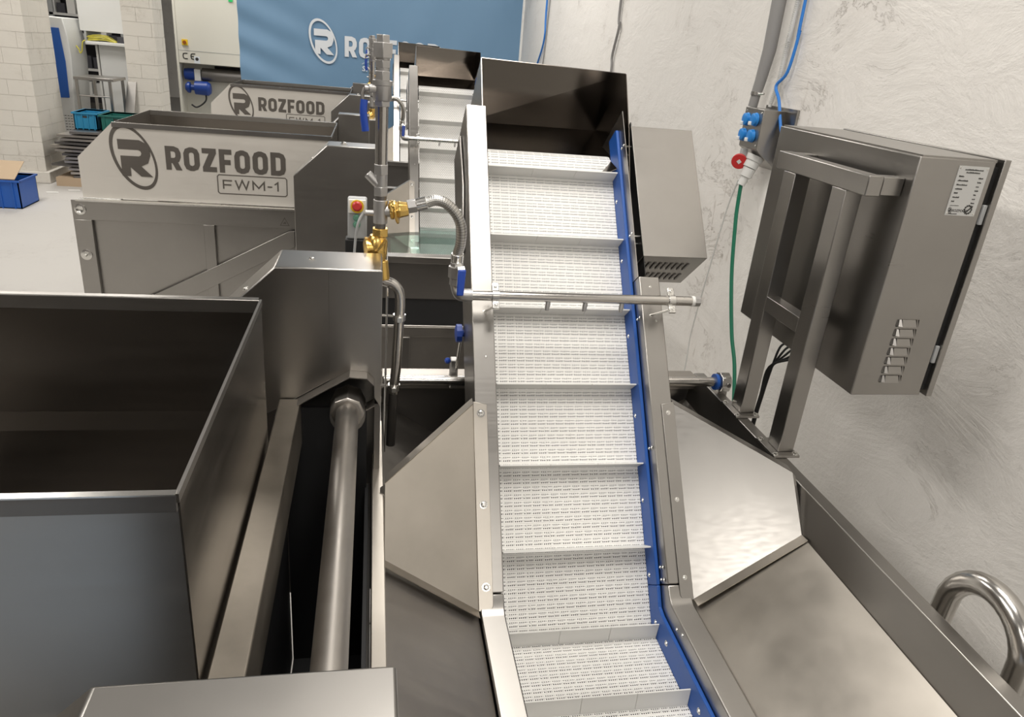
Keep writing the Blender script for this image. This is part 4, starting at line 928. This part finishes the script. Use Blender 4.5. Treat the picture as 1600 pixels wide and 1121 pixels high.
for x, y in ((-4.27, 12.33), (-4.2, 12.86), (-3.82, 12.33), (-3.80, 12.86)): part('leg', MB().box(x-.018, x+.018, y-.018, y+.018, 0, 1.36), STEEL, bc)
part('rail', MB().cyl((-4.27, 12.33, 1.14), (-3.82, 12.33, 1.14), .012, 8), STEEL, bc)
ln = solo('leaning_panel', MB().hexa([(-3.86, 12.5, 0), (-3.72, 12.5, 0), (-3.72, 12.54, 0), (-3.86, 12.54, 0), (-3.75, 12.92, 1.34), (-3.62, 12.92, 1.34), (-3.62, 12.945, 1.34), (-3.75, 12.945, 1.34)]), STEEL, 'narrow steel panel leaning against the right pillar beside the table frame', 'panel')
pl = thing('steel_stack', 'stack of loose steel sheets under the plastic crates', 'sheet stack', (-4.0, 11.9, 0))
part('pallet', MB().box(-4.35, -3.3, 11.3, 12.25, 0, .12), CARD, pl)
for i in range(13):
    a = random.uniform(-.08, .08); z = .12+i*.05; cx, cy = -3.80+a, 11.75+a*.5; wdt = .48-random.random()*.08
    mb = MB().box(-wdt, wdt, -.42, .42, 0, .03); ca, sa = math.cos(a*2), math.sin(a*2)
    mb.v = [V((cx+v.x*ca-v.y*sa, cy+v.x*sa+v.y*ca, z+v.z)) for v in mb.v]; part('sheet', mb, RAW if i % 3 else DARKST, pl)
def crate(x0, x1, y0, y1, z0, z1, m, label):
    t = thing('plastic_crate', label, 'crate', ((x0+x1)/2, (y0+y1)/2, z0))
    w_ = .012; mb = MB(); mb.box(x0, x1, y0, y1, z0, z0+w_); mb.box(x0, x0+w_, y0, y1, z0, z1); mb.box(x1-w_, x1, y0, y1, z0, z1); mb.box(x0, x1, y0, y0+w_, z0, z1); mb.box(x0, x1, y1-w_, y1, z0, z1)
    part('tub', mb, m, t)
    r = MB(); e = .02; r.box(x0-e, x1+e, y0-e, y0+w_, z1-.02, z1); r.box(x0-e, x1+e, y1-w_, y1+e, z1-.02, z1); r.box(x0-e, x0+w_, y0, y1, z1-.02, z1); r.box(x1-w_, x1+e, y0, y1, z1-.02, z1)
    part('rim', r, m, t)
    for k in range(4): xx = x0+(x1-x0)*(k+.5)/4; part('rib', MB().box(xx-.006, xx+.006, y0-.014, y0, z0, z1-.02), m, t)
    part('handle_slot', MB().box((x0+x1)/2-.05, (x0+x1)/2+.05, y0-.002, y0, z1-.07, z1-.045), INK, t)
    return t
crate(-4.12, -3.82, 11.6, 12.1, .752, .98, CRATEB, 'light blue plastic crate on the left of the sheet stack')
crate(-3.76, -3.32, 11.55, 12.05, .752, .97, CRATEG, 'dark green plastic crate on the sheet stack beside the blue one')
crate(-4.75, -4.20, 9.8, 10.3, 0, .34, BLUEM, 'bright blue plastic box on the floor at the left edge')
solo('cardboard_flap', MB().hexa([(-4.72, 9.82, .345), (-4.24, 9.82, .345), (-4.26, 10.2, .50), (-4.72, 10.2, .50), (-4.72, 9.82, .353), (-4.24, 9.82, .353), (-4.26, 10.2, .508), (-4.72, 10.2, .508)]), CARD, 'brown cardboard sheet lying over the blue box by the pillar', 'cardboard')
solo('grey_cabinet', MB().box(-6.0, -5.12, 11.0, 11.3, 0, 1.0), WHITEM, 'edge of a pale cabinet between blue box and left pillar', 'cabinet', bev=.004)
for i, (x, y) in enumerate(((-4.1, 11.0), (-3.9, 11.9), (-4.3, 10.8), (-3.7, 10.6))):
    solo('floor_scrap', MB().sheet([(x, y, .002), (x+.14, y+.03, .002), (x+.11, y+.09, .002), (x-.03, y+.06, .002)], .002), WHITEP, 'scrap of pale film on the floor '+['in front of the left pillar', 'beside the steel sheet stack', 'next to the blue box', 'left of the nearest printed machine panel'][i], 'scrap', group='floor scraps')
